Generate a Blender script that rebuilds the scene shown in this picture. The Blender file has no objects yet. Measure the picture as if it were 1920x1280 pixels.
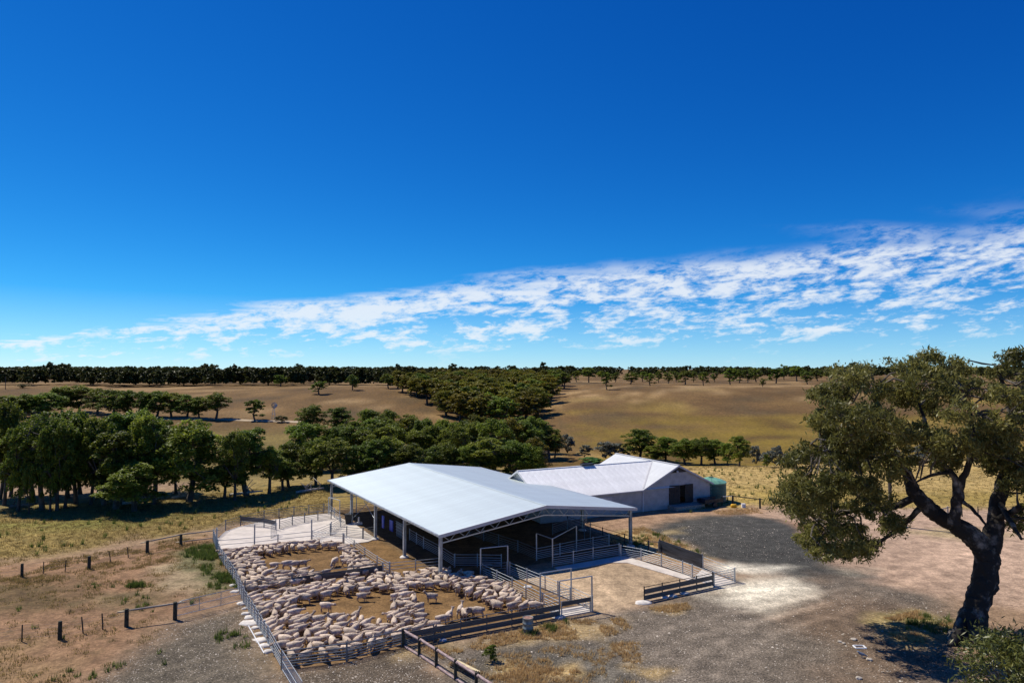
import bpy, bmesh, math, random
import numpy as np
from mathutils import Vector, Matrix

S = bpy.context.scene
COL = S.collection
# ------------------------------------------------------------------ camera
H, F = 16.5, 1280.0
PITCH = math.atan(50 / F)
CP, SP = math.cos(PITCH), math.sin(PITCH)
cam = bpy.data.cameras.new('camera')
cam.lens, cam.sensor_width = 24.0, 36.0
cam.clip_start, cam.clip_end = 0.5, 20000
cam_o = bpy.data.objects.new('camera', cam)
COL.objects.link(cam_o)
cam_o.location = (0, 0, H)
cam_o.rotation_euler = (math.pi / 2 + PITCH, 0, 0)
S.camera = cam_o
S.render.resolution_x, S.render.resolution_y = 1024, 682
# ------------------------------------------------------------------ sky, sun
SUN_EL = math.radians(54)
SUN_AZ = Vector((-0.84, 0.54, 0)).normalized()
SUN_DIR = Vector((SUN_AZ.x * math.cos(SUN_EL), SUN_AZ.y * math.cos(SUN_EL), math.sin(SUN_EL)))
W = bpy.data.worlds.new('World')
S.world = W
W.use_nodes = True
nt = W.node_tree
nt.nodes.clear()


def N(tree, typ, **kw):
    n = tree.nodes.new(typ)
    for k, v in kw.items():
        if k.startswith('i_'):
            key = k[2:]
            n.inputs[int(key) if key.isdigit() else key.replace('_', ' ')].default_value = v
        else:
            setattr(n, k, v)
    return n


def L(tree, a, b):
    tree.links.new(a, b)


def M_(tree, op, a, b=None, c=None, clamp=False):
    n = tree.nodes.new('ShaderNodeMath')
    n.operation = op
    n.use_clamp = clamp
    for i, v in enumerate((a, b, c)):
        if v is None:
            continue
        if isinstance(v, (int, float)):
            n.inputs[i].default_value = v
        else:
            tree.links.new(v, n.inputs[i])
    return n.outputs[0]


def MAPR(tree, v, a, b, c=0.0, d=1.0, smooth=True):
    n = tree.nodes.new('ShaderNodeMapRange')
    n.interpolation_type = 'SMOOTHSTEP' if smooth else 'LINEAR'
    tree.links.new(v, n.inputs[0])
    for i, x in zip((1, 2, 3, 4), (a, b, c, d)):
        if isinstance(x, (int, float)):
            n.inputs[i].default_value = x
        else:
            tree.links.new(x, n.inputs[i])
    return n.outputs[0]


sky = N(nt, 'ShaderNodeTexSky', sky_type='NISHITA', sun_disc=False, sun_elevation=SUN_EL,
        sun_rotation=math.atan2(SUN_AZ.x, SUN_AZ.y), altitude=0, air_density=0.6, dust_density=0.0, ozone_density=1.0)
# camera-profile response of the sky colour: deeper, more saturated blue
ssep = N(nt, 'ShaderNodeSeparateColor')
L(nt, sky.outputs[0], ssep.inputs[0])
sat = N(nt, 'ShaderNodeCombineColor')
for k_, (g_, m_) in enumerate(((2.3, 0.55), (1.25, 0.85), (0.82, 1.08))):
    L(nt, M_(nt, 'MULTIPLY', M_(nt, 'POWER', M_(nt, 'MULTIPLY', ssep.outputs[k_], 0.1), g_), m_ * 10), sat.inputs[k_])
# a band of small high clouds, laid on a flat layer overhead
tc = N(nt, 'ShaderNodeTexCoord')
sep = N(nt, 'ShaderNodeSeparateXYZ')
L(nt, tc.outputs['Generated'], sep.inputs[0])
zc = M_(nt, 'MAXIMUM', sep.outputs[2], 0.004)
cx = M_(nt, 'DIVIDE', sep.outputs[0], zc)
cy = M_(nt, 'DIVIDE', sep.outputs[1], zc)
comb = N(nt, 'ShaderNodeCombineXYZ')
L(nt, cx, comb.inputs[0])
L(nt, cy, comb.inputs[1])


def wnoise(scale, detail, rough, dist=0.0, off=(0, 0, 0), stretch=(1, 1, 1)):
    mp = N(nt, 'ShaderNodeMapping')
    mp.inputs['Location'].default_value = off
    mp.inputs['Scale'].default_value = stretch
    L(nt, comb.outputs[0], mp.inputs[0])
    n = N(nt, 'ShaderNodeTexNoise', noise_dimensions='2D')
    n.inputs['Scale'].default_value = scale
    n.inputs['Detail'].default_value = detail
    n.inputs['Roughness'].default_value = rough
    n.inputs['Distortion'].default_value = dist
    L(nt, mp.outputs[0], n.inputs['Vector'])
    return n.outputs[0]


wv = M_(nt, 'ADD', cy, M_(nt, 'MULTIPLY', cx, 0.93))
big = wnoise(0.35, 3, 0.55, 0.3, (3.1, 1.7, 0))
wv2 = M_(nt, 'ADD', wv, M_(nt, 'MULTIPLY', M_(nt, 'SUBTRACT', big, 0.5), 5.0))
near_edge = MAPR(nt, wv2, 6.5, 8.9)
far_edge = MAPR(nt, wv2, 22.0, 52.0, 1.0, 0.4)
dense = MAPR(nt, wv2, 9.0, 14.5, 1.0, 0.0)
az = M_(nt, 'ARCTAN2', sep.outputs[0], sep.outputs[1])
comb2 = N(nt, 'ShaderNodeCombineXYZ')
L(nt, az, comb2.inputs[0])
L(nt, M_(nt, 'ADD', M_(nt, 'MULTIPLY', sep.outputs[2], 3.1), M_(nt, 'MULTIPLY', az, -0.25)), comb2.inputs[1])
comb = comb2
fine = wnoise(17.0, 8, 0.68, 0.35, (0.3, 4.2, 0))
puff = wnoise(7.0, 3, 0.55, 0.2, (7.3, 2.2, 0))
lump = wnoise(34.0, 5, 0.66, 0.0, (1.3, 9.2, 0))
field = M_(nt, 'ADD', M_(nt, 'ADD', M_(nt, 'MULTIPLY', fine, 0.42), M_(nt, 'MULTIPLY', puff, 0.24)), M_(nt, 'MULTIPLY', lump, 0.36))
thr = M_(nt, 'SUBTRACT', 0.515, M_(nt, 'MULTIPLY', dense, 0.062))
cl = MAPR(nt, M_(nt, 'SUBTRACT', field, thr), -0.06, 0.12)
cl = M_(nt, 'MULTIPLY', M_(nt, 'MULTIPLY', cl, near_edge), far_edge)
veil = M_(nt, 'MULTIPLY', MAPR(nt, wv2, 9.0, 24.0, 0.0, 0.3), MAPR(nt, az, -0.2, -0.75, 0.35, 1.0))
veil = M_(nt, 'MAXIMUM', veil, MAPR(nt, sep.outputs[2], 0.0, 0.10, 0.34, 0.0, False))
cl = M_(nt, 'MAXIMUM', cl, veil)
cl = M_(nt, 'MULTIPLY', cl, 0.82, clamp=True)
mixc = N(nt, 'ShaderNodeMix', data_type='RGBA')
L(nt, cl, mixc.inputs['Factor'])
L(nt, sat.outputs[0], mixc.inputs[6])
mixc.inputs[7].default_value = (8.4, 8.8, 9.2, 1)
bg = N(nt, 'ShaderNodeBackground')
bg.inputs[1].default_value = 0.1
L(nt, mixc.outputs[2], bg.inputs[0])
wo = N(nt, 'ShaderNodeOutputWorld')
L(nt, bg.outputs[0], wo.inputs[0])
sun = bpy.data.lights.new('sun', 'SUN')
sun.energy, sun.angle, sun.color = 5.0, math.radians(0.53), (1.0, 0.925, 0.79)
sun_o = bpy.data.objects.new('sun', sun)
COL.objects.link(sun_o)
sun_o.location = (-60, 40, 80)
sun_o.rotation_euler = SUN_DIR.to_track_quat('Z', 'Y').to_euler()
S.view_settings.view_transform = 'Standard'
S.view_settings.look = 'None'
S.view_settings.exposure = 0.08
S.view_settings.gamma = 1.0

# ------------------------------------------------------------------ helpers
random.seed(7)
RNG = np.random.default_rng(7)


def smooth(t):
    t = np.clip(t, 0, 1)
    return t * t * (3 - 2 * t)


def vnoise(x, y, seed=0):
    x, y = np.asarray(x, float), np.asarray(y, float)
    xi, yi = np.floor(x).astype(np.int64), np.floor(y).astype(np.int64)
    fx, fy = x - xi, y - yi
    fx, fy = fx * fx * (3 - 2 * fx), fy * fy * (3 - 2 * fy)

    def hsh(a, b):
        n = (a * 374761393 + b * 668265263 + seed * 1442695041) & 0xFFFFFFFF
        n = ((n ^ (n >> 13)) * 1274126177) & 0xFFFFFFFF
        return ((n ^ (n >> 16)) & 0xFFFF) / 65535.0
    a, b, c, d = hsh(xi, yi), hsh(xi + 1, yi), hsh(xi, yi + 1), hsh(xi + 1, yi + 1)
    return (a * (1 - fx) + b * fx) * (1 - fy) + (c * (1 - fx) + d * fx) * fy


def fbm(x, y, seed=0, oct=4):
    s, a, t = 0.0, 1.0, 0.0
    for i in range(oct):
        s = s + a * vnoise(x * 2 ** i, y * 2 ** i, seed + i * 17)
        t += a
        a *= 0.5
    return s / t


def terr(x, y):
    x, y = np.asarray(x, float), np.asarray(y, float)
    y0 = 98 + 0.15 * np.clip(x, -90, 200)
    z = -8.5 * smooth((y - y0) / 80) + 11.8 * smooth((y - 255) / 240)
    f = smooth((y - 110) / 120)
    z = z + f * 2.2 * (fbm(x / 90 + 3, y / 90, 5, 2) - 0.5)
    gx = -8 + 0.13 * (y - 200) + 14 * np.sin(y / 75.0)
    far_ = smooth((y - 190) / 90) * smooth((620 - y) / 120)
    z = z - 3.6 * np.exp(-((x - gx) / 30) ** 2) * far_
    z = z + 3.2 * np.exp(-((x + 105) / 75) ** 2 - ((y - 395) / 85) ** 2)
    z = z + 2.6 * np.exp(-((x - 165) / 110) ** 2 - ((y - 410) / 80) ** 2)
    return z + smooth((y - 520) / 400) * 0.8


def tz(x, y):
    return float(terr(x, y))


def ray(px, py):
    u, v = (px - 960) / F, (640 - py) / F
    return Vector((u, CP - v * SP, SP + v * CP))


def G(px, py, z=0.0):
    d = ray(px, py)
    t = (z - H) / d.z
    return Vector((d.x * t, d.y * t, z))


def Gt(px, py):
    d = ray(px, py)
    t = 25.0
    while t < 4000:
        p = Vector((0, 0, H)) + d * t
        if p.z <= tz(p.x, p.y):
            break
        t *= 1.004
    return Vector((p.x, p.y, tz(p.x, p.y)))


def at(px, py, Y):
    d = ray(px, py)
    return Vector((0, 0, H)) + d * (Y / d.y)


def empty(name, loc, label=None, cat=None, group=None, kind=None):
    o = bpy.data.objects.new(name, None)
    o.empty_display_size = 0.2
    o.location = loc
    COL.objects.link(o)
    tag(o, label, cat, group, kind)
    return o


def tag(o, label=None, cat=None, group=None, kind=None):
    if label:
        o['label'] = label
    if cat:
        o['category'] = cat
    if group:
        o['group'] = group
    if kind:
        o['kind'] = kind
    return o


def put(name, me, parent=None, mw=None):
    """link a mesh object; mw is its world matrix, parents are unrotated empties or meshes"""
    o = bpy.data.objects.new(name, me)
    COL.objects.link(o)
    mw = mw or Matrix.Identity(4)
    if parent is not None:
        o.parent = parent
        o.matrix_local = WM[parent.name].inverted() @ mw if parent.name in WM else Matrix.Translation(-parent.location) @ mw
        WM[o.name] = mw
    else:
        o.matrix_world = mw
        WM[o.name] = mw
    return o


WM = {}


class MB:
    def __init__(s):
        s.v, s.f, s.m = [], [], []

    def add(s, vs, fs, mi=0):
        n = len(s.v)
        s.v += [tuple(v) for v in vs]
        for f in fs:
            s.f.append(tuple(i + n for i in f))
            s.m.append(mi)

    def box(s, c, sz, mi=0, rz=0.0, M=None):
        hx, hy, hz = sz[0] / 2, sz[1] / 2, sz[2] / 2
        R = M if M is not None else Matrix.Rotation(rz, 3, 'Z')
        vs = [Vector(c) + R @ Vector((x, y, z)) for x in (-hx, hx) for y in (-hy, hy) for z in (-hz, hz)]
        s.add(vs, [(0, 1, 3, 2), (4, 6, 7, 5), (0, 4, 5, 1), (2, 3, 7, 6), (0, 2, 6, 4), (1, 5, 7, 3)], mi)

    def tube(s, pts, rad, n=8, mi=0, cap=True):
        pts = [Vector(p) for p in pts]
        if not hasattr(rad, '__len__'):
            rad = [rad] * len(pts)
        rings = []
        up = None
        for i, p in enumerate(pts):
            d = (pts[min(i + 1, len(pts) - 1)] - pts[max(i - 1, 0)])
            d = d.normalized() if d.length > 1e-9 else Vector((0, 0, 1))
            if up is None:
                a = Vector((0, 0, 1)) if abs(d.z) < 0.9 else Vector((1, 0, 0))
                up = d.cross(a).normalized()
            up = (up - d * up.dot(d)).normalized()
            b = d.cross(up)
            rings.append([p + (up * math.cos(2 * math.pi * k / n) + b * math.sin(2 * math.pi * k / n)) * rad[i] for k in range(n)])
        vs = [v for r in rings for v in r]
        fs = []
        for i in range(len(rings) - 1):
            for k in range(n):
                fs.append((i * n + k, i * n + (k + 1) % n, (i + 1) * n + (k + 1) % n, (i + 1) * n + k))
        if cap:
            fs.append(tuple(range(n - 1, -1, -1)))
            fs.append(tuple((len(rings) - 1) * n + k for k in range(n)))
        s.add(vs, fs, mi)

    def lathe(s, prof, n=20, c=(0, 0, 0), mi=0):
        c = Vector(c)
        vs = [c + Vector((r * math.cos(2 * math.pi * k / n), r * math.sin(2 * math.pi * k / n), z)) for r, z in prof for k in range(n)]
        fs = []
        for i in range(len(prof) - 1):
            for k in range(n):
                fs.append((i * n + k, i * n + (k + 1) % n, (i + 1) * n + (k + 1) % n, (i + 1) * n + k))
        fs.append(tuple(range(n - 1, -1, -1)))
        fs.append(tuple((len(prof) - 1) * n + k for k in range(n)))
        s.add(vs, fs, mi)

    def prism(s, poly, z0, z1, mi=0):
        n = len(poly)
        vs = [(p[0], p[1], z0) for p in poly] + [(p[0], p[1], z1) for p in poly]
        fs = [tuple(range(n - 1, -1, -1)), tuple(range(n, 2 * n))] + [(i, (i + 1) % n, n + (i + 1) % n, n + i) for i in range(n)]
        s.add(vs, fs, mi)

    def mesh(s, name, mats, sm=False):
        me = bpy.data.meshes.new(name)
        me.from_pydata(s.v, [], s.f)
        for m in (mats if isinstance(mats, (list, tuple)) else [mats]):
            me.materials.append(m)
        if len(set(s.m)) > 1:
            me.polygons.foreach_set('material_index', s.m)
        if sm:
            me.polygons.foreach_set('use_smooth', [True] * len(me.polygons))
        me.update()
        return me


def np_mesh(name, V, Q, mat, attrs=None, nv=4):
    """V (n,3) float, Q (m,nv) int -> mesh, fast"""
    me = bpy.data.meshes.new(name)
    m = len(Q)
    me.vertices.add(len(V))
    me.vertices.foreach_set('co', np.asarray(V, np.float32).ravel())
    me.loops.add(m * nv)
    me.loops.foreach_set('vertex_index', np.asarray(Q, np.int32).ravel())
    me.polygons.add(m)
    me.polygons.foreach_set('loop_start', np.arange(0, m * nv, nv, dtype=np.int32))
    me.polygons.foreach_set('loop_total', np.full(m, nv, np.int32))
    me.update(calc_edges=True)
    if mat:
        me.materials.append(mat)
    for k, (dom, typ, arr) in (attrs or {}).items():
        a = me.attributes.new(k, typ, dom)
        a.data.foreach_set('color' if 'COLOR' in typ else 'value', np.asarray(arr, np.float32).ravel())
    return me


# ------------------------------------------------------------------ materials
def newmat(name):
    m = bpy.data.materials.new(name)
    m.use_nodes = True
    t = m.node_tree
    return m, t, t.nodes['Principled BSDF']


def simple(name, col, rough=0.7, metal=0.0, var=0.15, scale=6.0, bump=0.0, bscale=30.0, spec=0.4, col2=None, objrand=0.0, coord='Object', band=(0.3, 0.7)):
    m, t, b = newmat(name)
    b.inputs['Roughness'].default_value = rough
    b.inputs['Metallic'].default_value = metal
    b.inputs['Specular IOR Level'].default_value = spec
    tcn = N(t, 'ShaderNodeTexCoord')
    if coord == 'World':
        geo = N(t, 'ShaderNodeNewGeometry')
        vec = geo.outputs['Position']
    else:
        vec = tcn.outputs['Object']
    no = N(t, 'ShaderNodeTexNoise')
    no.inputs['Scale'].default_value = scale
    no.inputs['Detail'].default_value = 5
    no.inputs['Roughness'].default_value = 0.6
    L(t, vec, no.inputs['Vector'])
    mx = N(t, 'ShaderNodeMix', data_type='RGBA')
    c2 = col2 or tuple(c * (1 - var * 2) for c in col)
    c1 = col if col2 else tuple(c * (1 + var) for c in col)
    mx.inputs[6].default_value = (*c2, 1)
    mx.inputs[7].default_value = (*c1, 1)
    L(t, MAPR(t, no.outputs[0], band[0], band[1]), mx.inputs['Factor'])
    out = mx.outputs[2]
    if objrand:
        oi = N(t, 'ShaderNodeObjectInfo')
        hs = N(t, 'ShaderNodeHueSaturation')
        L(t, MAPR(t, oi.outputs['Random'], 0, 1, 1 - objrand, 1 + objrand, False), hs.inputs['Value'])
        L(t, out, hs.inputs['Color'])
        out = hs.outputs[0]
    L(t, out, b.inputs['Base Color'])
    if bump:
        n2 = N(t, 'ShaderNodeTexNoise')
        n2.inputs['Scale'].default_value = bscale
        n2.inputs['Detail'].default_value = 4
        L(t, vec, n2.inputs['Vector'])
        bp = N(t, 'ShaderNodeBump')
        bp.inputs['Strength'].default_value = bump
        bp.inputs['Distance'].default_value = 0.05
        L(t, n2.outputs[0], bp.inputs['Height'])
        L(t, bp.outputs[0], b.inputs['Normal'])
    return m


def foliage(name, dark, light, trans=0.22, rough=0.55, spec=0.35, rnd=0.25, hue=0.02):
    m, t, b = newmat(name)
    b.inputs['Roughness'].default_value = rough
    b.inputs['Specular IOR Level'].default_value = spec
    a = N(t, 'ShaderNodeAttribute', attribute_name='tint')
    mx = N(t, 'ShaderNodeMix', data_type='RGBA')
    mx.inputs[6].default_value = (*dark, 1)
    mx.inputs[7].default_value = (*light, 1)
    L(t, a.outputs['Fac'], mx.inputs['Factor'])
    oi = N(t, 'ShaderNodeObjectInfo')
    hs = N(t, 'ShaderNodeHueSaturation')
    L(t, MAPR(t, oi.outputs['Random'], 0, 1, 1 - rnd, 1 + rnd, False), hs.inputs['Value'])
    L(t, MAPR(t, M_(t, 'FRACT', M_(t, 'MULTIPLY', oi.outputs['Random'], 7.3)), 0, 1, 0.5 - hue, 0.5 + hue, False), hs.inputs['Hue'])
    L(t, mx.outputs[2], hs.inputs['Color'])
    L(t, hs.outputs[0], b.inputs['Base Color'])
    tr = N(t, 'ShaderNodeBsdfTranslucent')
    L(t, hs.outputs[0], tr.inputs[0])
    ms = N(t, 'ShaderNodeMixShader')
    ms.inputs[0].default_value = trans
    L(t, b.outputs[0], ms.inputs[1])
    L(t, tr.outputs[0], ms.inputs[2])
    L(t, ms.outputs[0], t.nodes['Material Output'].inputs[0])
    return m


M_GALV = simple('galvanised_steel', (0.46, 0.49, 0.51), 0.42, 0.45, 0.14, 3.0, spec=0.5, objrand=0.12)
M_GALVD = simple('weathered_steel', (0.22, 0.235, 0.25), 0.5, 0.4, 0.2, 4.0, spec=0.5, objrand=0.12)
M_ROOF = simple('zincalume_sheet', (0.67, 0.75, 0.735), 0.5, 0.64, 0.035, 0.5, spec=0.5, objrand=0.025)
M_COLUMN = simple('galvanised_column', (0.42, 0.44, 0.45), 0.5, 0.3, 0.16, 2.0, spec=0.5)
M_BARNROOFG = simple('pale_grey_roof_sheet', (0.62, 0.64, 0.65), 0.5, 0.0, 0.05, 0.9, spec=0.4, objrand=0.03)
M_BARNROOF = simple('white_roof_sheet', (0.9, 0.9, 0.88), 0.5, 0.0, 0.07, 0.9, spec=0.4, objrand=0.035)
M_BARNWALL = simple('white_barn_wall', (0.42, 0.43, 0.45), 0.75, 0, 0.08, 1.6, bump=0.3, bscale=9)
def clad(m, scale, axis_z=True):
    t_ = m.node_tree
    b_ = t_.nodes['Principled BSDF']
    g_ = N(t_, 'ShaderNodeNewGeometry')
    sx = N(t_, 'ShaderNodeSeparateXYZ')
    L(t_, g_.outputs['Position'], sx.inputs[0])
    saw = M_(t_, 'FRACT', M_(t_, 'MULTIPLY', sx.outputs[2], scale))
    bpn = N(t_, 'ShaderNodeBump')
    bpn.inputs['Strength'].default_value = 1.0
    bpn.inputs['Distance'].default_value = 0.03
    L(t_, saw, bpn.inputs['Height'])
    L(t_, bpn.outputs[0], b_.inputs['Normal'])


clad(M_BARNWALL, 5.0)
M_DOOR = simple('dark_timber_door', (0.05, 0.043, 0.038), 0.8, 0, 0.3, 5, bump=0.4)
M_TRIM = simple('pale_trim', (0.55, 0.55, 0.57), 0.6, 0, 0.1, 4)
M_BLACK = simple('dark_steel', (0.03, 0.032, 0.035), 0.55, 0.2, 0.3, 5)
M_BOARD = simple('grey_ribbed_board', (0.115, 0.11, 0.108), 0.55, 0.15, 0.25, 2.5, objrand=0.15)
M_DARKPANEL = simple('dark_blue_steel_panel', (0.05, 0.058, 0.075), 0.45, 0.3, 0.35, 2.2)
M_CONC = simple('pale_concrete', (0.60, 0.54, 0.48), 0.85, 0, 0.09, 0.9, bump=0.2, bscale=12, coord='World', col2=None)
M_FOOT = simple('whitish_footing', (0.66, 0.62, 0.57), 0.9, 0, 0.12, 3, bump=0.3)
M_WOODPOST = simple('dark_treated_post', (0.05, 0.05, 0.034), 0.9, 0, 0.3, 6, bump=0.5, objrand=0.2)
M_WOODRAIL = simple('weathered_grey_rail', (0.36, 0.31, 0.26), 0.85, 0, 0.2, 5, bump=0.4)
M_PINKRAIL = simple('weathered_pale_pink_rail', (0.55, 0.44, 0.42), 0.8, 0, 0.12, 5, bump=0.5, col2=(0.24, 0.15, 0.14))
M_WOOL = simple('shorn_wool', (0.64, 0.51, 0.39), 0.95, 0, 0.22, 4.0, bump=0.7, bscale=26, spec=0.1, objrand=0.2)
M_FACE = simple('sheep_face_and_legs', (0.36, 0.27, 0.215), 0.85, 0, 0.2, 6, spec=0.15, objrand=0.15)
M_BARK = simple('rough_dark_bark', (0.36, 0.31, 0.255), 0.9, 0, 0.3, 1.3, bump=1.0, bscale=6, col2=(0.03, 0.025, 0.02), band=(0.5, 0.76))
M_BARKP = simple('mottled_gum_bark', (0.17, 0.145, 0.12), 0.85, 0, 0.3, 1.4, bump=0.6, bscale=8, col2=(0.055, 0.047, 0.04))
M_BARKF = simple('grey_brown_bark', (0.13, 0.11, 0.09), 0.9, 0, 0.3, 1.0, col2=(0.045, 0.038, 0.03))
M_DEAD = simple('bleached_dead_wood', (0.42, 0.39, 0.35), 0.85, 0, 0.2, 2)
M_TANK = simple('green_tank', (0.045, 0.11, 0.075), 0.45, 0, 0.15, 1)
M_TANKTOP = simple('pale_green_tank_lid', (0.16, 0.36, 0.26), 0.4, 0, 0.15, 1)
M_YELLOW = simple('yellow_plastic', (0.75, 0.42, 0.02), 0.4, 0, 0.1, 3)
M_WHITE = simple('white_plastic', (0.75, 0.76, 0.78), 0.5, 0, 0.08, 3)
M_BLUE = simple('blue_paint', (0.012, 0.075, 0.5), 0.4, 0, 0.15, 3)
M_DRUM = simple('weathered_drum', (0.23, 0.29, 0.30), 0.55, 0.3, 0.2, 4, col2=(0.16, 0.15, 0.13))
M_RUST = simple('rusty_lid', (0.30, 0.17, 0.13), 0.8, 0, 0.25, 5)
M_CREAM = simple('cream_corrugated', (0.6, 0.5, 0.3), 0.6, 0, 0.15, 4)
M_LEAF = foliage('gum_leaves', (0.08, 0.084, 0.02), (0.285, 0.265, 0.072), 0.42, 0.45, 0.3, 0.0, 0.0)
M_LEAFB = foliage('sapling_leaves', (0.06, 0.08, 0.016), (0.2, 0.2, 0.045), 0.25, 0.42, 0.5, 0.0, 0.0)
M_FOL = foliage('tree_foliage', (0.065, 0.1, 0.013), (0.27, 0.325, 0.038), 0.44)
M_FOLY = foliage('yellow_green_foliage', (0.09, 0.092, 0.01), (0.3, 0.26, 0.022), 0.38)
M_FOLD = foliage('dark_far_foliage', (0.04, 0.056, 0.014), (0.13, 0.145, 0.036), 0.3)
M_FOLG = foliage('grey_scrub_foliage', (0.11, 0.12, 0.09), (0.24, 0.25, 0.2), 0.25, rnd=0.15)
M_FOLBR = foliage('bright_green_scrub', (0.05, 0.12, 0.02), (0.10, 0.2, 0.03), 0.2)
M_STRAW = foliage('dry_grass', (0.42, 0.28, 0.12), (0.66, 0.48, 0.25), 0.4, 0.7, 0.1, 0, 0)
M_FIELDGRASS = foliage('field_grass', (0.21, 0.155, 0.05), (0.37, 0.275, 0.11), 0.4, 0.7, 0.1, 0, 0)
M_WEED = foliage('green_weeds', (0.055, 0.095, 0.018), (0.16, 0.2, 0.045), 0.42, 0.6, 0.2, 0, 0)
M_STONE = simple('pale_stone', (0.5, 0.44, 0.37), 0.9, 0, 0.2, 3)
M_BIRD = simple('grey_feathers', (0.2, 0.24, 0.32), 0.7, 0, 0.2, 20)

# ------------------------------------------------------------------ ground
def inpoly(X, Y, poly):
    c = np.zeros(X.shape, bool)
    n = len(poly)
    j = n - 1
    for i in range(n):
        xi, yi = poly[i]
        xj, yj = poly[j]
        k = ((yi > Y) != (yj > Y)) & (X < (xj - xi) * (Y - yi) / (yj - yi + 1e-12) + xi)
        c ^= k
        j = i
    return c


def sdist(X, Y, poly):
    """signed distance, positive inside"""
    d = np.full(X.shape, 1e9)
    n = len(poly)
    for i in range(n):
        ax, ay = poly[i]
        bx, by = poly[(i + 1) % n]
        ex, ey = bx - ax, by - ay
        t = np.clip(((X - ax) * ex + (Y - ay) * ey) / (ex * ex + ey * ey + 1e-12), 0, 1)
        d = np.minimum(d, np.hypot(X - ax - t * ex, Y - ay - t * ey))
    return np.where(inpoly(X, Y, poly), d, -d)


def axis(lo, hi, step, far0, far1, n0, n1, pw=2.2):
    core = np.arange(lo, hi + 1e-6, step)
    a = lo - (np.linspace(0, 1, n0 + 1)[1:] ** pw) * (lo - far0)
    b = hi + (np.linspace(0, 1, n1 + 1)[1:] ** pw) * (far1 - hi)
    return np.concatenate([a[::-1], core, b])


def gp(pts):
    return [tuple(G(*p)[:2]) if p[1] > 960 else tuple(Gt(*p)[:2]) for p in pts]


GX = axis(-34, 37, 0.36, -4500, 4500, 95, 95, 2.6)
GY = axis(29, 104, 0.36, -600, 6500, 24, 150, 2.3)
XX, YY = np.meshgrid(GX, GY)
ZZ = terr(XX, YY)
n1 = fbm(XX / 2.2, YY / 2.2, 11, 4) - 0.5
n2 = fbm(XX / 9, YY / 9, 23, 4) - 0.5
n3 = fbm(XX / 40, YY / 22, 31, 4) - 0.5
yard = smooth((104 - YY) / 10) * smooth((45 - np.abs(XX)) / 10)
ZZ = ZZ + 0.05 * (fbm(XX / 1.6, YY / 1.6, 3, 3) - 0.5) * (YY < 120)
ZC = np.zeros(XX.shape + (3,))
GRAV = np.zeros(XX.shape)
GRASS = np.zeros(XX.shape)


def paint(w, col, grav=None, grass=None):
    global ZC, GRAV, GRASS
    w = np.clip(w, 0, 1)
    ZC = ZC * (1 - w[..., None]) + np.array(col) * w[..., None]
    if grav is not None:
        GRAV = GRAV * (1 - w) + grav * w
    if grass is not None:
        GRASS = GRASS * (1 - w) + grass * w


def zone(pts, col, soft=1.0, amp=1.5, grav=0.0, grass=0.0, k=1.0, nz=None):
    d = sdist(XX, YY, gp(pts)) + amp * (nz if nz is not None else (n1 * 1.2 + n2)) * 2
    paint(smooth(d / soft * 0.5 + 0.5) * k, col, grav, grass)


one = np.ones(XX.shape)
paint(one, (0.128, 0.077, 0.034), 0, 0.5)
paint(smooth(0.5 + n3 * 3.2), (0.165, 0.101, 0.045))
paint(smooth(-0.55 + n3 * 6 + n2 * 3), (0.29, 0.195, 0.105))
paint(smooth(-0.8 - n3 * 6 + n2 * 4), (0.105, 0.07, 0.036))
paint(smooth((372 - YY + n3 * 260) / 110) * smooth((XX - 5 + n2 * 30) / 30) * (YY > 150) * (0.55 + 0.45 * smooth(0.5 + n2 * 4)), (0.215, 0.155, 0.018), 0, 0.8)
paint(smooth((XX + 0.25 * YY) / 60) * smooth((330 - YY + n3 * 200) / 60) * smooth(0.2 + n2 * 4) * (YY > 150), (0.118, 0.072, 0.024))
paint(smooth((-XX - 12) / 20) * smooth((300 - YY) / 60) * (YY > 100), (0.165, 0.125, 0.043), 0, 0.8)
# stock tracks worn across the far paddocks
for (ax_, ay_), (bx_, by_), wd_ in (((20, 300), (190, 420), 1.6), ((60, 240), (230, 300), 1.4), ((-150, 430), (-20, 330), 1.8), ((40, 470), (260, 455), 2.5), ((-240, 500), (-60, 480), 2.2)):
    tt_ = np.clip(((XX - ax_) * (bx_ - ax_) + (YY - ay_) * (by_ - ay_)) / ((bx_ - ax_) ** 2 + (by_ - ay_) ** 2), 0, 1)
    dd_ = np.hypot(XX - ax_ - tt_ * (bx_ - ax_), YY - ay_ - tt_ * (by_ - ay_) + 14 * np.sin(tt_ * 7) + 30 * n3)
    paint(smooth(1.5 - dd_ / wd_) * 0.6, (0.3, 0.21, 0.12))
# near surroundings
near = smooth((112 - YY + n2 * 10) / 18)
paint(near, (0.30, 0.205, 0.15), 0.1, 0.3)
zone([(-500, 1100), (100, 1044), (390, 994), (620, 965), (1000, 905), (1000, 870), (620, 890), (300, 925), (-600, 960)], (0.235, 0.175, 0.068), 3, 3, 0, 1)
zone([(-300, 1010), (250, 985), (520, 940), (540, 925), (200, 968), (-300, 995)], (0.165, 0.165, 0.045), 3, 2.5, 0, 1, 0.8)
zone([(-400, 985), (200, 965), (420, 945), (420, 934), (-400, 945)], (0.15, 0.125, 0.055), 3, 2, 0, 0.6, 0.7)
zone([(1290, 962), (1335, 949), (1480, 950), (1800, 958), (2300, 962), (2300, 882), (1290, 874)], (0.42, 0.305, 0.135), 3, 2.5, 0, 1)
zone([(1360, 946), (1480, 946), (2200, 955), (2200, 930), (1400, 915)], (0.33, 0.245, 0.075), 3, 3, 0, 1, 0.8)
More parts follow.
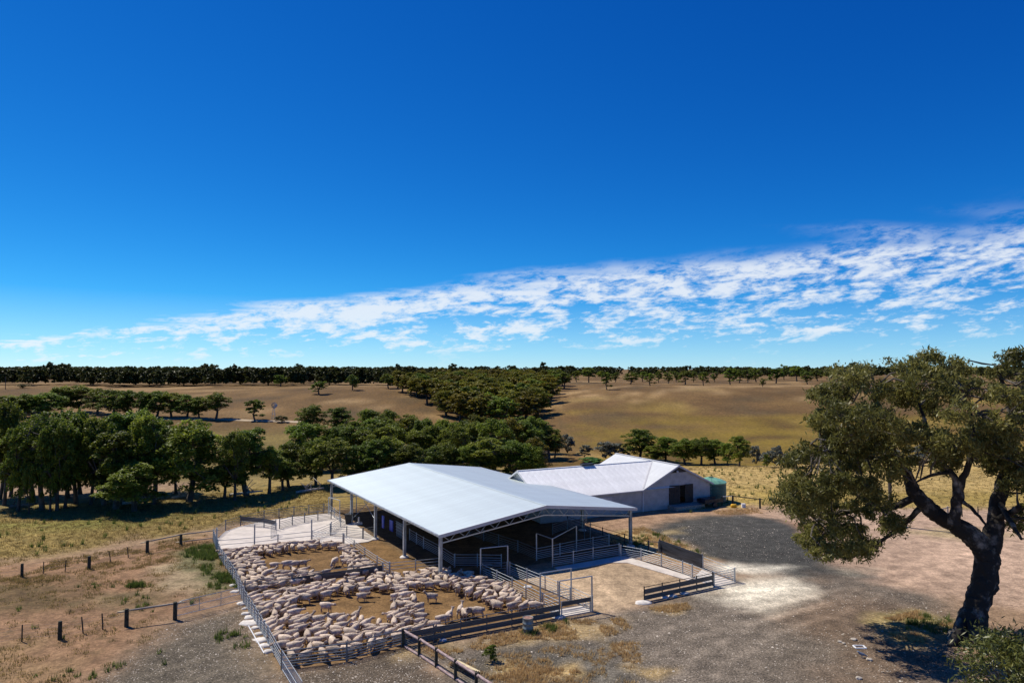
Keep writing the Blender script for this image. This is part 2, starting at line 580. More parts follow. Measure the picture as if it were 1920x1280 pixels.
zone([(-500, 1100), (100, 1050), (400, 1005), (455, 1125), (330, 1165), (200, 1300), (-500, 1420)], (0.27, 0.165, 0.108), 2, 1.5, 0.12, 0.5)
zone([(-300, 1108), (70, 1085), (135, 1078), (140, 1105), (100, 1140), (-300, 1190)], (0.12, 0.085, 0.045), 2.5, 2.0, 0, 0.7, 0.85)
zone([(-200, 1235), (60, 1205), (140, 1230), (70, 1290), (-200, 1330)], (0.25, 0.17, 0.10), 2.5, 2.5, 0.1, 0.4, 0.7)
zone([(300, 1062), (380, 1035), (410, 1050), (440, 1100), (360, 1120), (290, 1105)], (0.40, 0.32, 0.225), 1.5, 1.2, 0.1, 0.6, 0.8)
zone([(325, 1035), (398, 1018), (425, 1068), (448, 1102), (380, 1112), (365, 1070)], (0.115, 0.125, 0.06), 1.2, 1.3, 0, 0.9, 0.75)
zone([(190, 1120), (300, 1110), (330, 1130), (240, 1150)], (0.15, 0.135, 0.075), 1.5, 1.5, 0, 0.6, 0.6)
zone([(318, 1168), (452, 1136), (526, 1258), (560, 1330), (60, 1340), (235, 1238)], (0.165, 0.142, 0.122), 2.2, 1.2, 1, 0)
zone([(430, 1205), (505, 1222), (528, 1260), (500, 1262), (450, 1240)], (0.21, 0.165, 0.125), 1.0, 0.6, 0.5, 0.1, 0.8)
zone([(527, 1258), (650, 1243), (755, 1216), (905, 1310), (560, 1330)], (0.165, 0.133, 0.112), 0.8, 0.4, 1, 0)
zone([(760, 1220), (1049, 1160), (1110, 1150), (1210, 1132), (1380, 1095), (1600, 1078), (1765, 1112), (1800, 1200), (1800, 1340), (900, 1340)], (0.195, 0.165, 0.15), 1.5, 0.8, 1, 0)
zone([(1420, 1120), (1600, 1105), (1800, 1150), (1760, 1330), (1500, 1330), (1560, 1220)], (0.19, 0.135, 0.105), 3, 2.0, 0.7, 0, 0.85)
zone([(830, 1235), (1000, 1205), (1150, 1200), (1190, 1260), (1150, 1330), (900, 1320)], (0.135, 0.128, 0.122), 2.5, 1.2, 1, 0.2, 0.8)
zone([(770, 1222), (980, 1180), (1060, 1164), (1165, 1158), (1190, 1185), (1090, 1205), (1000, 1198), (900, 1220), (820, 1238)], (0.36, 0.265, 0.15), 1.4, 1.9, 0.3, 1, 0.85)
for ex, ey, rx, ry in ((1000, 1262, 90, 14), (930, 1238, 25, 8), (1160, 1212, 22, 8), (1185, 1235, 18, 8), (1258, 1138, 40, 7), (1060, 1250, 30, 8), (860, 1255, 30, 8), (1240, 1255, 25, 6)):
    zone([(ex + rx * math.cos(a), ey + ry * math.sin(a)) for a in np.linspace(0, 6.283, 9)[:-1]], (0.42, 0.30, 0.15), 0.8, 1.2, 0.2, 1, 0.85)
zone([(955, 1078), (1100, 1060), (1180, 1052), (1305, 1088), (1212, 1130), (1112, 1152)], (0.40, 0.30, 0.225), 1.0, 0.6, 0.25, 0.1)
zone([(1050, 990), (1200, 965), (1300, 958), (1440, 956), (1455, 970), (1270, 968), (1200, 992), (1130, 1004)], (0.34, 0.225, 0.165), 1.5, 0.8, 0.3, 0.05)
zone([(1400, 966), (1500, 952), (2300, 958), (2300, 1190), (1760, 1120), (1620, 1085), (1535, 1058), (1512, 1010), (1460, 974)], (0.40, 0.285, 0.235), 1.5, 0.8, 0.25, 0.05)
zone([(1455, 975), (1560, 985), (1600, 1005), (1530, 1012)], (0.30, 0.165, 0.11), 1.5, 1.2, 0.25, 0.0, 0.7)
zone([(1690, 1000), (1790, 985), (1900, 1000), (1850, 1020)], (0.33, 0.27, 0.15), 1.5, 1.6, 0.1, 0.8, 0.7)
zone([(1120, 1012), (1200, 985), (1245, 1003), (1300, 1028), (1340, 1048), (1240, 1040)], (0.43, 0.32, 0.175), 1.2, 1.0, 0.1, 1)
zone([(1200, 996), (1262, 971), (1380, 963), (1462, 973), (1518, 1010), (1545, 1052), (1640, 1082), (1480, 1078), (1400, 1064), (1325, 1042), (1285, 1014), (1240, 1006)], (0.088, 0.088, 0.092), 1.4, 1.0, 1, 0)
zone([(1240, 992), (1290, 988), (1280, 998), (1245, 1001)], (0.36, 0.28, 0.16), 0.8, 1.0, 0.2, 0.8, 0.8)
zone([(1345, 1096), (1400, 1086), (1480, 1090), (1515, 1103), (1480, 1124), (1420, 1134), (1365, 1122)], (0.88, 0.82, 0.76), 2.4, 1.1, 0.3, 0, 1.0)
zone([(1345, 1056), (1420, 1060), (1510, 1061), (1420, 1072), (1350, 1074)], (0.82, 0.78, 0.74), 1.3, 0.8, 0.35, 0, 0.9)
zone([(1540, 1062), (1640, 1068), (1590, 1078)], (0.4, 0.36, 0.31), 1.5, 0.8, 0.6, 0, 0.6)
zone([(1620, 1165), (1720, 1142), (1800, 1165), (1800, 1210), (1690, 1200)], (0.36, 0.28, 0.14), 1.3, 1.4, 0.1, 1, 0.85)
zone([(1700, 1150), (1790, 1160), (1790, 1185), (1720, 1180)], (0.13, 0.13, 0.045), 1.2, 1.3, 0.1, 1, 0.6)
for tr_ in ([(1000, 1330), (1130, 1250), (1290, 1180), (1420, 1150), (1560, 1120), (1700, 1075), (1850, 1040)], [(1250, 1330), (1330, 1240), (1430, 1180), (1560, 1140), (1660, 1095), (1780, 1040), (1850, 990)], [(1240, 1180), (1180, 1150), (1130, 1120), (1090, 1085)]):
    Q_ = gp(tr_)
    for off_ in (-0.85, 0.85):
        dd_ = np.full(XX.shape, 1e9)
        for (ax_, ay_), (bx_, by_) in zip(Q_[:-1], Q_[1:]):
            nx_, ny_ = -(by_ - ay_), bx_ - ax_
            ll_ = math.hypot(nx_, ny_)
            ax2, ay2, bx2, by2 = ax_ + nx_ / ll_ * off_, ay_ + ny_ / ll_ * off_, bx_ + nx_ / ll_ * off_, by_ + ny_ / ll_ * off_
            tt_ = np.clip(((XX - ax2) * (bx2 - ax2) + (YY - ay2) * (by2 - ay2)) / ll_ ** 2, 0, 1)
            dd_ = np.minimum(dd_, np.hypot(XX - ax2 - tt_ * (bx2 - ax2), YY - ay2 - tt_ * (by2 - ay2)))
        w_ = smooth(1.3 - dd_ / 0.4) * (0.3 + 0.35 * smooth(0.5 + n2 * 4))
        ZC = ZC * (1 + 0.42 * w_[..., None])
        GRAV = GRAV * (1 - 0.5 * w_)
PEN = [(404, 1034), (584, 1017), (643, 1022), (700, 1000), (760, 1000), (860, 1030), (952, 1074), (1108, 1146), (1049, 1157), (760, 1211), (650, 1240), (528, 1255), (457, 1130)]
zone(PEN, (0.20, 0.122, 0.060), 0.5, 0.12, 0.3, 0)
SHX, SHY, SHA, SHW, SHL, SHE, SHR = -5.6, 53.52, 0.54, 19.92, 30.44, 3.57, 4.82
SF = Vector((math.cos(SHA), math.sin(SHA), 0))
SB = Vector((-SF.y, SF.x, 0))


def sp(s, t, z=0.0):
    return Vector((SHX, SHY, 0)) + SF * s + SB * t + Vector((0, 0, z))


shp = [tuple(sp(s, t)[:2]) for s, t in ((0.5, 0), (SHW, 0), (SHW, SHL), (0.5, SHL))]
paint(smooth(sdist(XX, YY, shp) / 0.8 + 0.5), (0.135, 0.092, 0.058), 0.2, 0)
fx, fy = np.meshgrid(np.arange(len(GX) - 1), np.arange(len(GY) - 1))
i0 = (fy * len(GX) + fx).ravel()
quads = np.stack([i0, i0 + 1, i0 + 1 + len(GX), i0 + len(GX)], 1)
gm, t, b = newmat('ground')
ca = N(t, 'ShaderNodeAttribute', attribute_name='zone')
ga = N(t, 'ShaderNodeAttribute', attribute_name='gravel')
gr = N(t, 'ShaderNodeAttribute', attribute_name='grass')
geo = N(t, 'ShaderNodeNewGeometry')


def gn(scale, detail=4, rough=0.6, stretch=None, typ='noise'):
    v = geo.outputs['Position']
    if stretch:
        mp = N(t, 'ShaderNodeMapping')
        mp.inputs['Scale'].default_value = stretch
        L(t, v, mp.inputs[0])
        v = mp.outputs[0]
    n = N(t, 'ShaderNodeTexNoise')
    n.inputs['Scale'].default_value = scale
    n.inputs['Detail'].default_value = detail
    n.inputs['Roughness'].default_value = rough
    L(t, v, n.inputs['Vector'])
    return n.outputs[0]


def mul(colsock, fac):
    mx = N(t, 'ShaderNodeMix', data_type='RGBA', blend_type='MULTIPLY')
    mx.inputs['Factor'].default_value = 1
    L(t, colsock, mx.inputs[6])
    cmb = N(t, 'ShaderNodeCombineColor')
    for k in range(3):
        L(t, fac, cmb.inputs[k])
    L(t, cmb.outputs[0], mx.inputs[7])
    return mx.outputs[2]


def mixcol(fac, a_, colour):
    mx = N(t, 'ShaderNodeMix', data_type='RGBA')
    L(t, fac, mx.inputs['Factor'])
    L(t, a_, mx.inputs[6])
    mx.inputs[7].default_value = (*colour, 1)
    return mx.outputs[2]


c = ca.outputs['Color']
c = mul(c, MAPR(t, gn(0.9, 7, 0.7), 0.28, 0.72, 0.6, 1.34))
c = mul(c, MAPR(t, gn(5.0, 5, 0.75), 0.28, 0.72, 0.68, 1.3))
c = mul(c, MAPR(t, gn(0.045, 6, 0.62, (1, 0.6, 1)), 0.3, 0.7, 0.80, 1.2))
speck = gn(9.0, 2, 0.8)
c = mul(c, M_(t, 'ADD', 1.0, M_(t, 'MULTIPLY', ga.outputs['Fac'], MAPR(t, speck, 0.3, 0.72, -0.55, 0.6))))
c = mixcol(M_(t, 'MULTIPLY', ga.outputs['Fac'], MAPR(t, gn(13.0, 1, 0.5), 0.66, 0.76, 0, 0.4)), c, (0.46, 0.43, 0.40))
gpatch = M_(t, 'MULTIPLY', gr.outputs['Fac'], MAPR(t, gn(0.55, 6, 0.7), 0.52, 0.66, 0, 0.5))
c = mixcol(gpatch, c, (0.085, 0.085, 0.03))
c = mul(c, M_(t, 'ADD', 1.0, M_(t, 'MULTIPLY', gr.outputs['Fac'], MAPR(t, gn(3.2, 5, 0.75), 0.3, 0.7, -0.32, 0.32))))
L(t, c, b.inputs['Base Color'])
b.inputs['Roughness'].default_value = 0.95
b.inputs['Specular IOR Level'].default_value = 0.15
bp = N(t, 'ShaderNodeBump')
bp.inputs['Strength'].default_value = 0.8
bp.inputs['Distance'].default_value = 0.09
L(t, gn(7.0, 5, 0.75), bp.inputs['Height'])
L(t, bp.outputs[0], b.inputs['Normal'])
ZC = ZC * np.array([1.05, 1.02, 0.86])
ZC = ZC * (1 - 0.24 * np.clip(GRAV - 0.45, 0, 1) / 0.55)[..., None]
gcol = np.concatenate([ZC.reshape(-1, 3), np.ones((ZC.shape[0] * ZC.shape[1], 1))], 1)
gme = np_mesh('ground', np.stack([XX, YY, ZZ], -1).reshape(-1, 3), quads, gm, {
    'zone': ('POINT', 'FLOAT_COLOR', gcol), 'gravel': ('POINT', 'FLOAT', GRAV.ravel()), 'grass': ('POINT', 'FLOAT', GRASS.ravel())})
gme.polygons.foreach_set('use_smooth', [True] * len(gme.polygons))
tag(put('ground', gme), 'dry pale paddock ground with gravel yard and far brown fields', None, None, 'structure')


def slab(name, pts, z0, z1, mat, label):
    mb = MB()
    mb.prism([tuple(G(*p)[:2]) for p in pts][::-1] if False else [tuple(G(*p)[:2]) for p in pts], z0, z1)
    me = mb.mesh(name, mat)
    bm = bmesh.new()
    bm.from_mesh(me)
    bmesh.ops.recalc_face_normals(bm, faces=bm.faces)
    bm.to_mesh(me)
    bm.free()
    return tag(put(name, me), label, None, None, 'structure')


slab('concrete_pad', [(407, 1030), (402, 1015), (423, 996), (451, 987), (495, 977), (551, 969), (617, 963), (640, 972), (664, 982), (704, 1010), (690, 1016), (648, 1021), (584, 1017), (521, 1024), (477, 1029)], -0.3, 0.06, M_CONC,
     'pale concrete floor of the back holding yard')
slab('concrete_path', [(1040, 1064), (1161, 1043), (1180, 1045), (1302, 1083), (1290, 1088), (1176, 1055), (1142, 1055), (1100, 1063), (1048, 1070)], -0.3, 0.05, M_CONC,
     'pale concrete strip along the shed front and loading alley')
slab('concrete_apron', [(1052, 1157), (1112, 1146), (1090, 1136), (1030, 1146)], -0.3, 0.045, M_CONC, 'pale concrete under the end gate of the drafting alley')
slab('concrete_ramp', [(1300, 1084), (1316, 1068), (1380, 1092), (1339, 1101)], -0.3, 0.045, M_CONC, 'pale concrete floor at the loading alley end gate')

# ------------------------------------------------------------------ shared bars
UNIT = {}


def unit(shape, mat):
    k = (shape, mat.name)
    if k not in UNIT:
        mb = MB()
        if shape == 'cyl':
            mb.tube([(0, 0, 0), (1, 0, 0)], 1, 8)
        elif shape == 'box':
            mb.box((0.5, 0, 0), (1, 2, 2))
        elif shape == 'log':
            rr = random.Random(3)
            mb.tube([(x, 0.12 * rr.uniform(-1, 1), 0.12 * rr.uniform(-1, 1)) for x in np.linspace(0, 1, 7)], [1.05, 0.96, 1.02, 0.93, 1.0, 0.92, 0.98], 9)
        elif shape == 'board':      # horizontal ribbed board, length x, thickness y, height z
            prof = []
            for k2 in range(7):
                z = -1 + 2 * k2 / 6
                prof.append((1.0 if k2 % 2 == 0 else 0.25, z))
            vs, fs = [], []
            for x in (0, 1):
                vs += [(x, y, z) for y, z in prof] + [(x, -y, z) for y, z in prof[::-1]]
            n = 14
            fs += [(i, (i + 1) % n, n + (i + 1) % n, n + i) for i in range(n)]
            mb.add(vs, fs)
        me = mb.mesh('unit_' + shape, mat, sm=(shape in ('cyl', 'log')))
        UNIT[k] = me
    return UNIT[k]


def bar(name, parent, p0, p1, ry, rz, mat, shape='cyl'):
    p0, p1 = Vector(p0), Vector(p1)
    d = p1 - p0
    x = d.normalized()
    if abs(x.z) > 0.95:
        y = Vector((0, 1, 0)).cross(x).normalized()
        y = x.cross(y) if False else y
        z = x.cross(y).normalized()
        y = z.cross(x)
    else:
        y = Vector((0, 0, 1)).cross(x).normalized()
        z = x.cross(y)
    M = Matrix(((x.x * d.length, y.x * ry, z.x * rz, p0.x), (x.y * d.length, y.y * ry, z.y * rz, p0.y),
                (x.z * d.length, y.z * ry, z.z * rz, p0.z), (0, 0, 0, 1)))
    return put(name, unit(shape, mat), parent, M)


R6 = (0.14, 0.28, 0.42, 0.58, 0.76, 1.0)


def split_run(pts, sp_):
    out = []
    for a, b_ in zip(pts[:-1], pts[1:]):
        n = max(1, round((b_ - a).length / sp_))
        for k in range(n):
            out.append(a.lerp(b_, k / n))
    out.append(pts[-1])
    return out


def fence(name, label, px, rails=R6, h=1.05, spacing=2.3, mat=None, post=0.042, rail=0.021, world=False, boards=None, group='steel yard rails', closed_ends=(True, True), extra_post=None):
    mat = mat or M_GALV
    pts = [Vector(p) for p in px] if world else [G(*p) for p in px]
    e = empty(name, pts[0], label, 'fence', group)
    P = split_run(pts, spacing)
    for i, p in enumerate(P):
        if (i == 0 and not closed_ends[0]) or (i == len(P) - 1 and not closed_ends[1]):
            continue
        q = p + Vector((0, 0, -0.05))
        bar('post', e, q, p + Vector((0, 0, h + 0.04)), post, post, mat, 'box' if post > 0.03 else 'cyl')
    for a, b_ in zip(P[:-1], P[1:]):
        for z in rails:
            bar('rail', e, a + Vector((0, 0, z)), b_ + Vector((0, 0, z)), rail * 0.8, rail * 1.15, mat)
        for z0, z1 in (boards or ()):
            zc = (z0 + z1) / 2
            off = (b_ - a).cross(Vector((0, 0, 1))).normalized() * 0.05
            bar('board', e, a + off + Vector((0, 0, zc)), b_ + off + Vector((0, 0, zc)), 0.022, (z1 - z0) / 2, M_BOARD, 'board')
    return e


def goal(label, a, b_, h, mat=None, r=0.05, more=()):
    mat = mat or M_GALV
    A, B = G(*a), G(*b_)
    e = empty('gate_frame', A, label, 'gate frame', 'tall steel gate frames')
    bar('upright', e, A - Vector((0, 0, .05)), A + Vector((0, 0, h)), r, r, mat, 'box')
    bar('upright', e, B - Vector((0, 0, .05)), B + Vector((0, 0, h)), r, r, mat, 'box')
    bar('crossbar', e, A + Vector((0, 0, h)), B + Vector((0, 0, h)), r * 0.85, r * 0.85, mat, 'cyl')
    for m in more:
        Cc = G(*m)
        bar('upright', e, Cc - Vector((0, 0, .05)), Cc + Vector((0, 0, h)), r, r, mat, 'box')
        bar('crossbar', e, A + Vector((0, 0, h)), Cc + Vector((0, 0, h)), r * 0.85, r * 0.85, mat, 'cyl')
    return e


def mesh_gate(label, a, b_, h=1.08, step=0.11, mat=None, rails=(0.1, 0.55, 1.08), curved=False, nvert=1):
    mat = mat or M_GALV
    A, B = G(*a), G(*b_)
    e = empty('mesh_gate', A, label, 'gate', 'wire mesh gates')
    d = (B - A)
    n = d.normalized()
    ln = d.length
    for z in rails:
        if curved and z == rails[-1]:
            mb = MB()
            mb.tube([A + Vector((0, 0, 0.6)), A + n * 0.03 + Vector((0, 0, z - 0.22)), A + n * 0.12 + Vector((0, 0, z - 0.06)), A + n * 0.32 + Vector((0, 0, z)), B + Vector((0, 0, z))], 0.024, 8)
            put('top_tube', mb.mesh('top_tube', mat, True), e)
        else:
            bar('rail', e, A + Vector((0, 0, z)), B + Vector((0, 0, z)), 0.02, 0.022, mat)
    for k in range(nvert + 2):
        p = A.lerp(B, k / (nvert + 1))
        bar('stile', e, p + Vector((0, 0, rails[0])), p + Vector((0, 0, rails[-1] - (0.25 if curved and k == 0 else 0))), 0.02, 0.02, mat)
    mb = MB()
    hh = rails[-1] - rails[0]
    k = -hh
    while k < ln:
        for sgn in (1, -1):
            s0, s1 = (k, k + hh) if sgn > 0 else (k + hh, k)
            z0, z1 = rails[0], rails[-1]
            a0, a1 = s0, s1
            za, zb = z0, z1
            if a0 > a1:
                a0, a1, za, zb = a1, a0, zb, za
            t0, t1 = max(0, a0), min(ln, a1)
            if t1 - t0 > 0.02:
                f = lambda s_: za + (zb - za) * (s_ - a0) / (a1 - a0)
                mb.tube([A + n * t0 + Vector((0, 0, f(t0))), A + n * t1 + Vector((0, 0, f(t1)))], 0.004, 3, cap=False)
        k += step
    put('wire_mesh', mb.mesh('wire_mesh', mat), e)
    return e


# ------------------------------------------------------------------ the open shed
shed = empty('open_shed', sp(0, 0), 'large open sided shed with shallow silver gable roof over the yards', 'shed')
PITCHA = math.atan2(SHR - SHE, SHW / 2)
NB, BAY = 4, (SHL - 0.8) / 4


def roof_sheet_mesh(name, width, length, mat, ribs=4, rib_h=0.006):
    """sheet: x across width, y up the slope"""
    prof = [(0, 0)]
    w = width / ribs
    for k in range(ribs):
        x = k * w
        prof += [(x + w * 0.55, 0), (x + w * 0.66, rib_h), (x + w * 0.86, rib_h), (x + w * 0.97, 0)]
    prof.append((width + 0.004, 0.002))
    th = 0.004
    n = len(prof)
    vs = [(x, y, z) for y in (0, length) for x, z in prof] + [(x, y, z - th) for y in (0, length) for x, z in prof]
    fs = []
    for i in range(n - 1):
        fs.append((i, i + 1, n + i + 1, n + i))
        fs.append((2 * n + i + 1, 2 * n + i, 3 * n + i, 3 * n + i + 1))
        fs.append((i + 1, i, 2 * n + i, 2 * n + i + 1))
        fs.append((n + i, n + i + 1, 3 * n + i + 1, 3 * n + i))
    mb = MB()
    mb.add(vs, fs)
    return mb.mesh(name, mat)


SLOPE = math.hypot(SHW / 2 + 0.0, SHR - SHE)
NSH = 40
shw = SHL / NSH
me_sh = roof_sheet_mesh('roof_sheet', shw, SLOPE, M_ROOF)
for side in (0, 1):
    for k in range(NSH):
        if side == 0:
            o_, x_, y_ = sp(0, SHL - k * shw, SHE), -SB, (sp(SHW / 2, 0, SHR) - sp(0, 0, SHE)).normalized()
        else:
            o_, x_, y_ = sp(SHW, k * shw, SHE), SB, (sp(SHW / 2, 0, SHR) - sp(SHW, 0, SHE)).normalized()
        z_ = x_.cross(y_)
        Mx = Matrix(((x_.x, y_.x, z_.x, o_.x), (x_.y, y_.y, z_.y, o_.y), (x_.z, y_.z, z_.z, o_.z), (0, 0, 0, 1)))
        put('roof_sheet', me_sh, shed, Mx)
# ridge cap, gutters, barge boards
mb = MB()
for sg in (-1, 1):
    a0, a1 = sp(SHW / 2, -0.03, SHR + 0.03), sp(SHW / 2, SHL + 0.03, SHR + 0.03)
    dv = SF * 0.16 * sg + Vector((0, 0, -0.16 * math.tan(PITCHA)))
    mb.add([a0, a1, a1 + dv, a0 + dv], [(0, 1, 2, 3)])
put('ridge_cap', mb.mesh('ridge_cap', M_ROOF), shed)
for s in (0, SHW):
    sg = -1 if s == 0 else 1
    mb = MB()
    c0 = sp(s + sg * 0.07, SHL / 2, SHE - 0.075)
    mb.box(c0, (0.14, SHL + 0.1, 0.15), 0, SHA)
    put('gutter', mb.mesh('gutter', M_GALV), shed)
for tt in (-0.03, SHL + 0.03):
    for sg, s0 in ((1, -0.1), (-1, SHW + 0.1)):
        a = sp(s0, tt, SHE - 0.10 - 0.1 * math.tan(PITCHA))
        b_ = sp(SHW / 2, tt, SHR - 0.10)
        bar('barge_board', shed, a, b_, 0.025, 0.13, M_TRIM, 'box')
# columns with pads
for bi in range(NB + 1):
    tt = 0.4 + bi * BAY
    for s in (0.25, SHW - 0.35):
        p = sp(s, tt)
        mb = MB()
        zt = SHE - 0.12
        for off in (-0.11, 0.11):        # H section: two flanges and a web
            mb.box(p + SF * off + Vector((0, 0, zt / 2)), (0.016, 0.25, zt), 0, SHA)
        mb.box(p + Vector((0, 0, zt / 2)), (0.205, 0.15, zt - 0.004), 0, SHA)
        cobj = put('column', mb.mesh('column', M_COLUMN), shed)
        mb = MB()
        rr = random.Random(bi * 9 + int(s))
        mb.lathe([(0.42, -0.1), (0.40, 0.05), (0.30, 0.13), (0.05, 0.15)], 10, p)
        put('footing', mb.mesh('footing', M_FOOT, True), cobj)
# trusses across each frame
for bi in range(NB + 1):
    tt = 0.4 + bi * BAY
    tr = empty('truss', sp(0.25, tt, SHE - 0.2))
    tr.parent = shed
    tr.location = sp(0.25, tt, SHE - 0.2) - shed.location
    WM[tr.name] = Matrix.Translation(sp(0.25, tt, SHE - 0.2))
    topz = lambda s: SHE - 0.17 + (SHR - SHE) * min(s, SHW - s) / (SHW / 2)
    botz = lambda s: SHE - 0.78 + (SHR - SHE) * 0.93 * min(s, SHW - s) / (SHW / 2)
    for s0, s1 in ((0.35, SHW / 2), (SHW - 0.35, SHW / 2)):
        bar('chord', tr, sp(s0, tt, topz(s0)), sp(s1, tt, topz(s1)), 0.04, 0.04, M_COLUMN, 'box')
        bar('chord', tr, sp(s0, tt, botz(s0)), sp(s1, tt, botz(s1)), 0.045, 0.045, M_GALV, 'box')
        n = 14
        for k in range(n):
            sa, sb = s0 + (s1 - s0) * k / n, s0 + (s1 - s0) * (k + 1) / n
            if k % 2 == 0:
                bar('web', tr, sp(sa, tt, topz(sa)), sp(sb, tt, botz(sb)), 0.028, 0.028, M_GALV)
            else:
                bar('web', tr, sp(sa, tt, botz(sa)), sp(sb, tt, topz(sb)), 0.028, 0.028, M_GALV)
    bar('web', tr, sp(SHW / 2, tt, botz(SHW / 2)), sp(SHW / 2, tt, topz(SHW / 2)), 0.02, 0.02, M_COLUMN)
# purlins and braces
for k in range(1, 8):
    for s in (k * SHW / 16, SHW - k * SHW / 16):
        z = SHE + (SHR - SHE) * min(s, SHW - s) / (SHW / 2) - 0.07
        bar('purlin', shed, sp(s, 0.1, z), sp(s, SHL - 0.1, z), 0.03, 0.055, M_GALVD, 'box')
bar('brace', shed, sp(0.3, 0.4 + 3 * BAY, 0.5), sp(2.6, 0.4 + 3 * BAY, 2.6), 0.03, 0.03, M_GALV)
bar('brace', shed, sp(0.3, 0.4 + 2 * BAY, 1.7), sp(0.3, 0.4 + 2.5 * BAY, 3.1), 0.025, 0.025, M_GALV)

# ------------------------------------------------------------------ the white barn
BX, BY, BA, BW, BL, BE, BR = 15.15, 79.33, 0.47, 10.16, 12.2, 2.63, 5.01
BF = Vector((math.cos(BA), math.sin(BA), 0))
BB = Vector((-BF.y, BF.x, 0))


def bq(s, t_, z=0.0):
    return Vector((BX, BY, 0)) + BF * s + BB * t_ + Vector((0, 0, z))


barn = empty('barn', bq(0, 0), 'white gabled barn with pale roof and dark double doors beside the green tank', 'barn')


def barn_mesh(name, verts, faces, mat, parent=None):
    mb = MB()
    mb.add(verts, faces)
    return put(name, mb.mesh(name, mat), parent or barn)


def wall(pts, th, nrm):
    """a thick wall from a loop of outer points"""
    n = len(pts)
    inner = [p - nrm * th for p in pts]
    mb = MB()
    mb.add(pts + inner, [tuple(range(n)), tuple(range(2 * n - 1, n - 1, -1))] + [(i, n + i, n + (i + 1) % n, (i + 1) % n) for i in range(n)])
    me = mb.mesh('wall', M_BARNWALL)
    bm = bmesh.new()
    bm.from_mesh(me)
    bmesh.ops.recalc_face_normals(bm, faces=bm.faces)
    bm.to_mesh(me)
    bm.free()
    return put('wall', me, barn)


D0, D1, DZ0, DZ1 = 3.75, 7.35, 0.5, 2.62       # door opening
LW, LDT = 13.6, 4.75
zg = lambda s: BE + (BR - BE) * min(s, BW - s) / (BW / 2) - 0.06
loop = [bq(0, 0, -0.2), bq(D0, 0, -0.2), bq(D0, 0, DZ1), bq(D1, 0, DZ1), bq(D1, 0, -0.2), bq(BW, 0, -0.2), bq(BW, 0, zg(BW)), bq(BW / 2, 0, zg(BW / 2)), bq(0, 0, zg(0))]
# gable wall around the door opening, in three pieces
wall([bq(0, 0, -0.2), bq(D0, 0, -0.2), bq(D0, 0, zg(D0)), bq(0, 0, zg(0))], 0.12, -BB)
wall([bq(D0, 0, DZ1), bq(D1, 0, DZ1), bq(D1, 0, zg(D1)), bq(BW / 2, 0, zg(BW / 2)), bq(D0, 0, zg(D0))], 0.12, -BB)
wall([bq(D1, 0, -0.2), bq(BW, 0, -0.2), bq(BW, 0, zg(BW)), bq(D1, 0, zg(D1))], 0.12, -BB)
wall([bq(BW - 0.01, 0.13, -0.2), bq(BW - 0.01, BL, -0.2), bq(BW - 0.01, BL, BE - 0.05), bq(BW - 0.01, 0.13, BE - 0.05)], 0.12, BF)
wall([bq(0.05, BL, -1), bq(BW - 0.15, BL, -1), bq(BW - 0.15, BL, zg(BW - .15)), bq(BW / 2, BL, zg(BW / 2)), bq(0.05, BL, zg(0.05))], 0.12, BB)
wall([bq(-LW, 0.06, -0.3), bq(-0.01, 0.06, -0.3), bq(-0.01, 0.06, BE - 0.05), bq(-LW, 0.06, BE - 0.05)], 0.12, -BB)
wall([bq(0.02, 2 * LDT, -0.6), bq(0.02, BL - 0.15, -0.6), bq(0.02, BL - 0.15, BE - .05), bq(0.02, 2 * LDT, BE - .05)], 0.12, -BF)
gz = lambda t_: BE + (BR - BE) * min(t_, 2 * LDT - t_) / LDT - 0.06
wall([bq(-LW + .13, 0.2, -0.6), bq(-LW + .13, 2 * LDT - .2, -0.6), bq(-LW + .13, 2 * LDT - .2, gz(.2)), bq(-LW + .13, LDT, gz(LDT)), bq(-LW + .13, 0.2, gz(.2))], 0.12, -BF)
bslope = math.hypot(BW / 2 + 0.25, (BR - BE) * (BW / 2 + 0.25) / (BW / 2))


def roof_run(n, length, s0fun, parent, overh, width, mat, rise, half):
    pass


def lay(o0, along, up, count, w, slope, mat, key):
    me = roof_sheet_mesh('roof_sheet', w, slope, mat, 3, 0.012)
    z_ = along.cross(up)
    for k in range(count):
        o_ = o0 + along * (k * w)
        Mx = Matrix(((along.x, up.x, z_.x, o_.x), (along.y, up.y, z_.y, o_.y), (along.z, up.z, z_.z, o_.z), (0, 0, 0, 1)))
        put('roof_sheet', me, barn, Mx)


ov = 0.2
dz = (BR - BE) / (BW / 2) * ov
upL = (bq(BW / 2, 0, BR) - bq(0, 0, BE)).normalized()
upR = (bq(BW / 2, 0, BR) - bq(BW, 0, BE)).normalized()
sl = (bq(BW / 2, 0, BR) - bq(-ov, 0, BE - dz)).length
ww = (BL + 0.5) / 16
lay(bq(-ov, BL + 0.25, BE - dz), -BB, upL, 16, ww, sl, M_BARNROOFG, 0)
lay(bq(BW + ov, -0.25, BE - dz), BB, upR, 16, ww, sl, M_BARNROOFG, 0)
dz2 = (BR - BE) / LDT * ov
upF = (bq(0, LDT, BR) - bq(0, 0, BE)).normalized()
upK = (bq(0, LDT, BR) - bq(0, 2 * LDT, BE)).normalized()
sl2 = (bq(0, LDT, BR) - bq(0, -ov, BE - dz2)).length
nl = 24
wl = (LW + 0.3 + BW / 2 - 0.1) / nl
lay(bq(-LW - 0.3, -ov, BE - dz2 - 0.03), BF, upF, nl, wl, sl2, M_BARNROOF, 0)
lay(bq(BW / 2 - 0.1, 2 * LDT + ov, BE - dz2 - 0.03), -BF, upK, nl, wl, sl2, M_BARNROOF, 0)
bar('ridge_cap', barn, bq(BW / 2, -0.27, BR + .03), bq(BW / 2, BL + .27, BR + .03), 0.14, 0.03, M_TRIM, 'box')
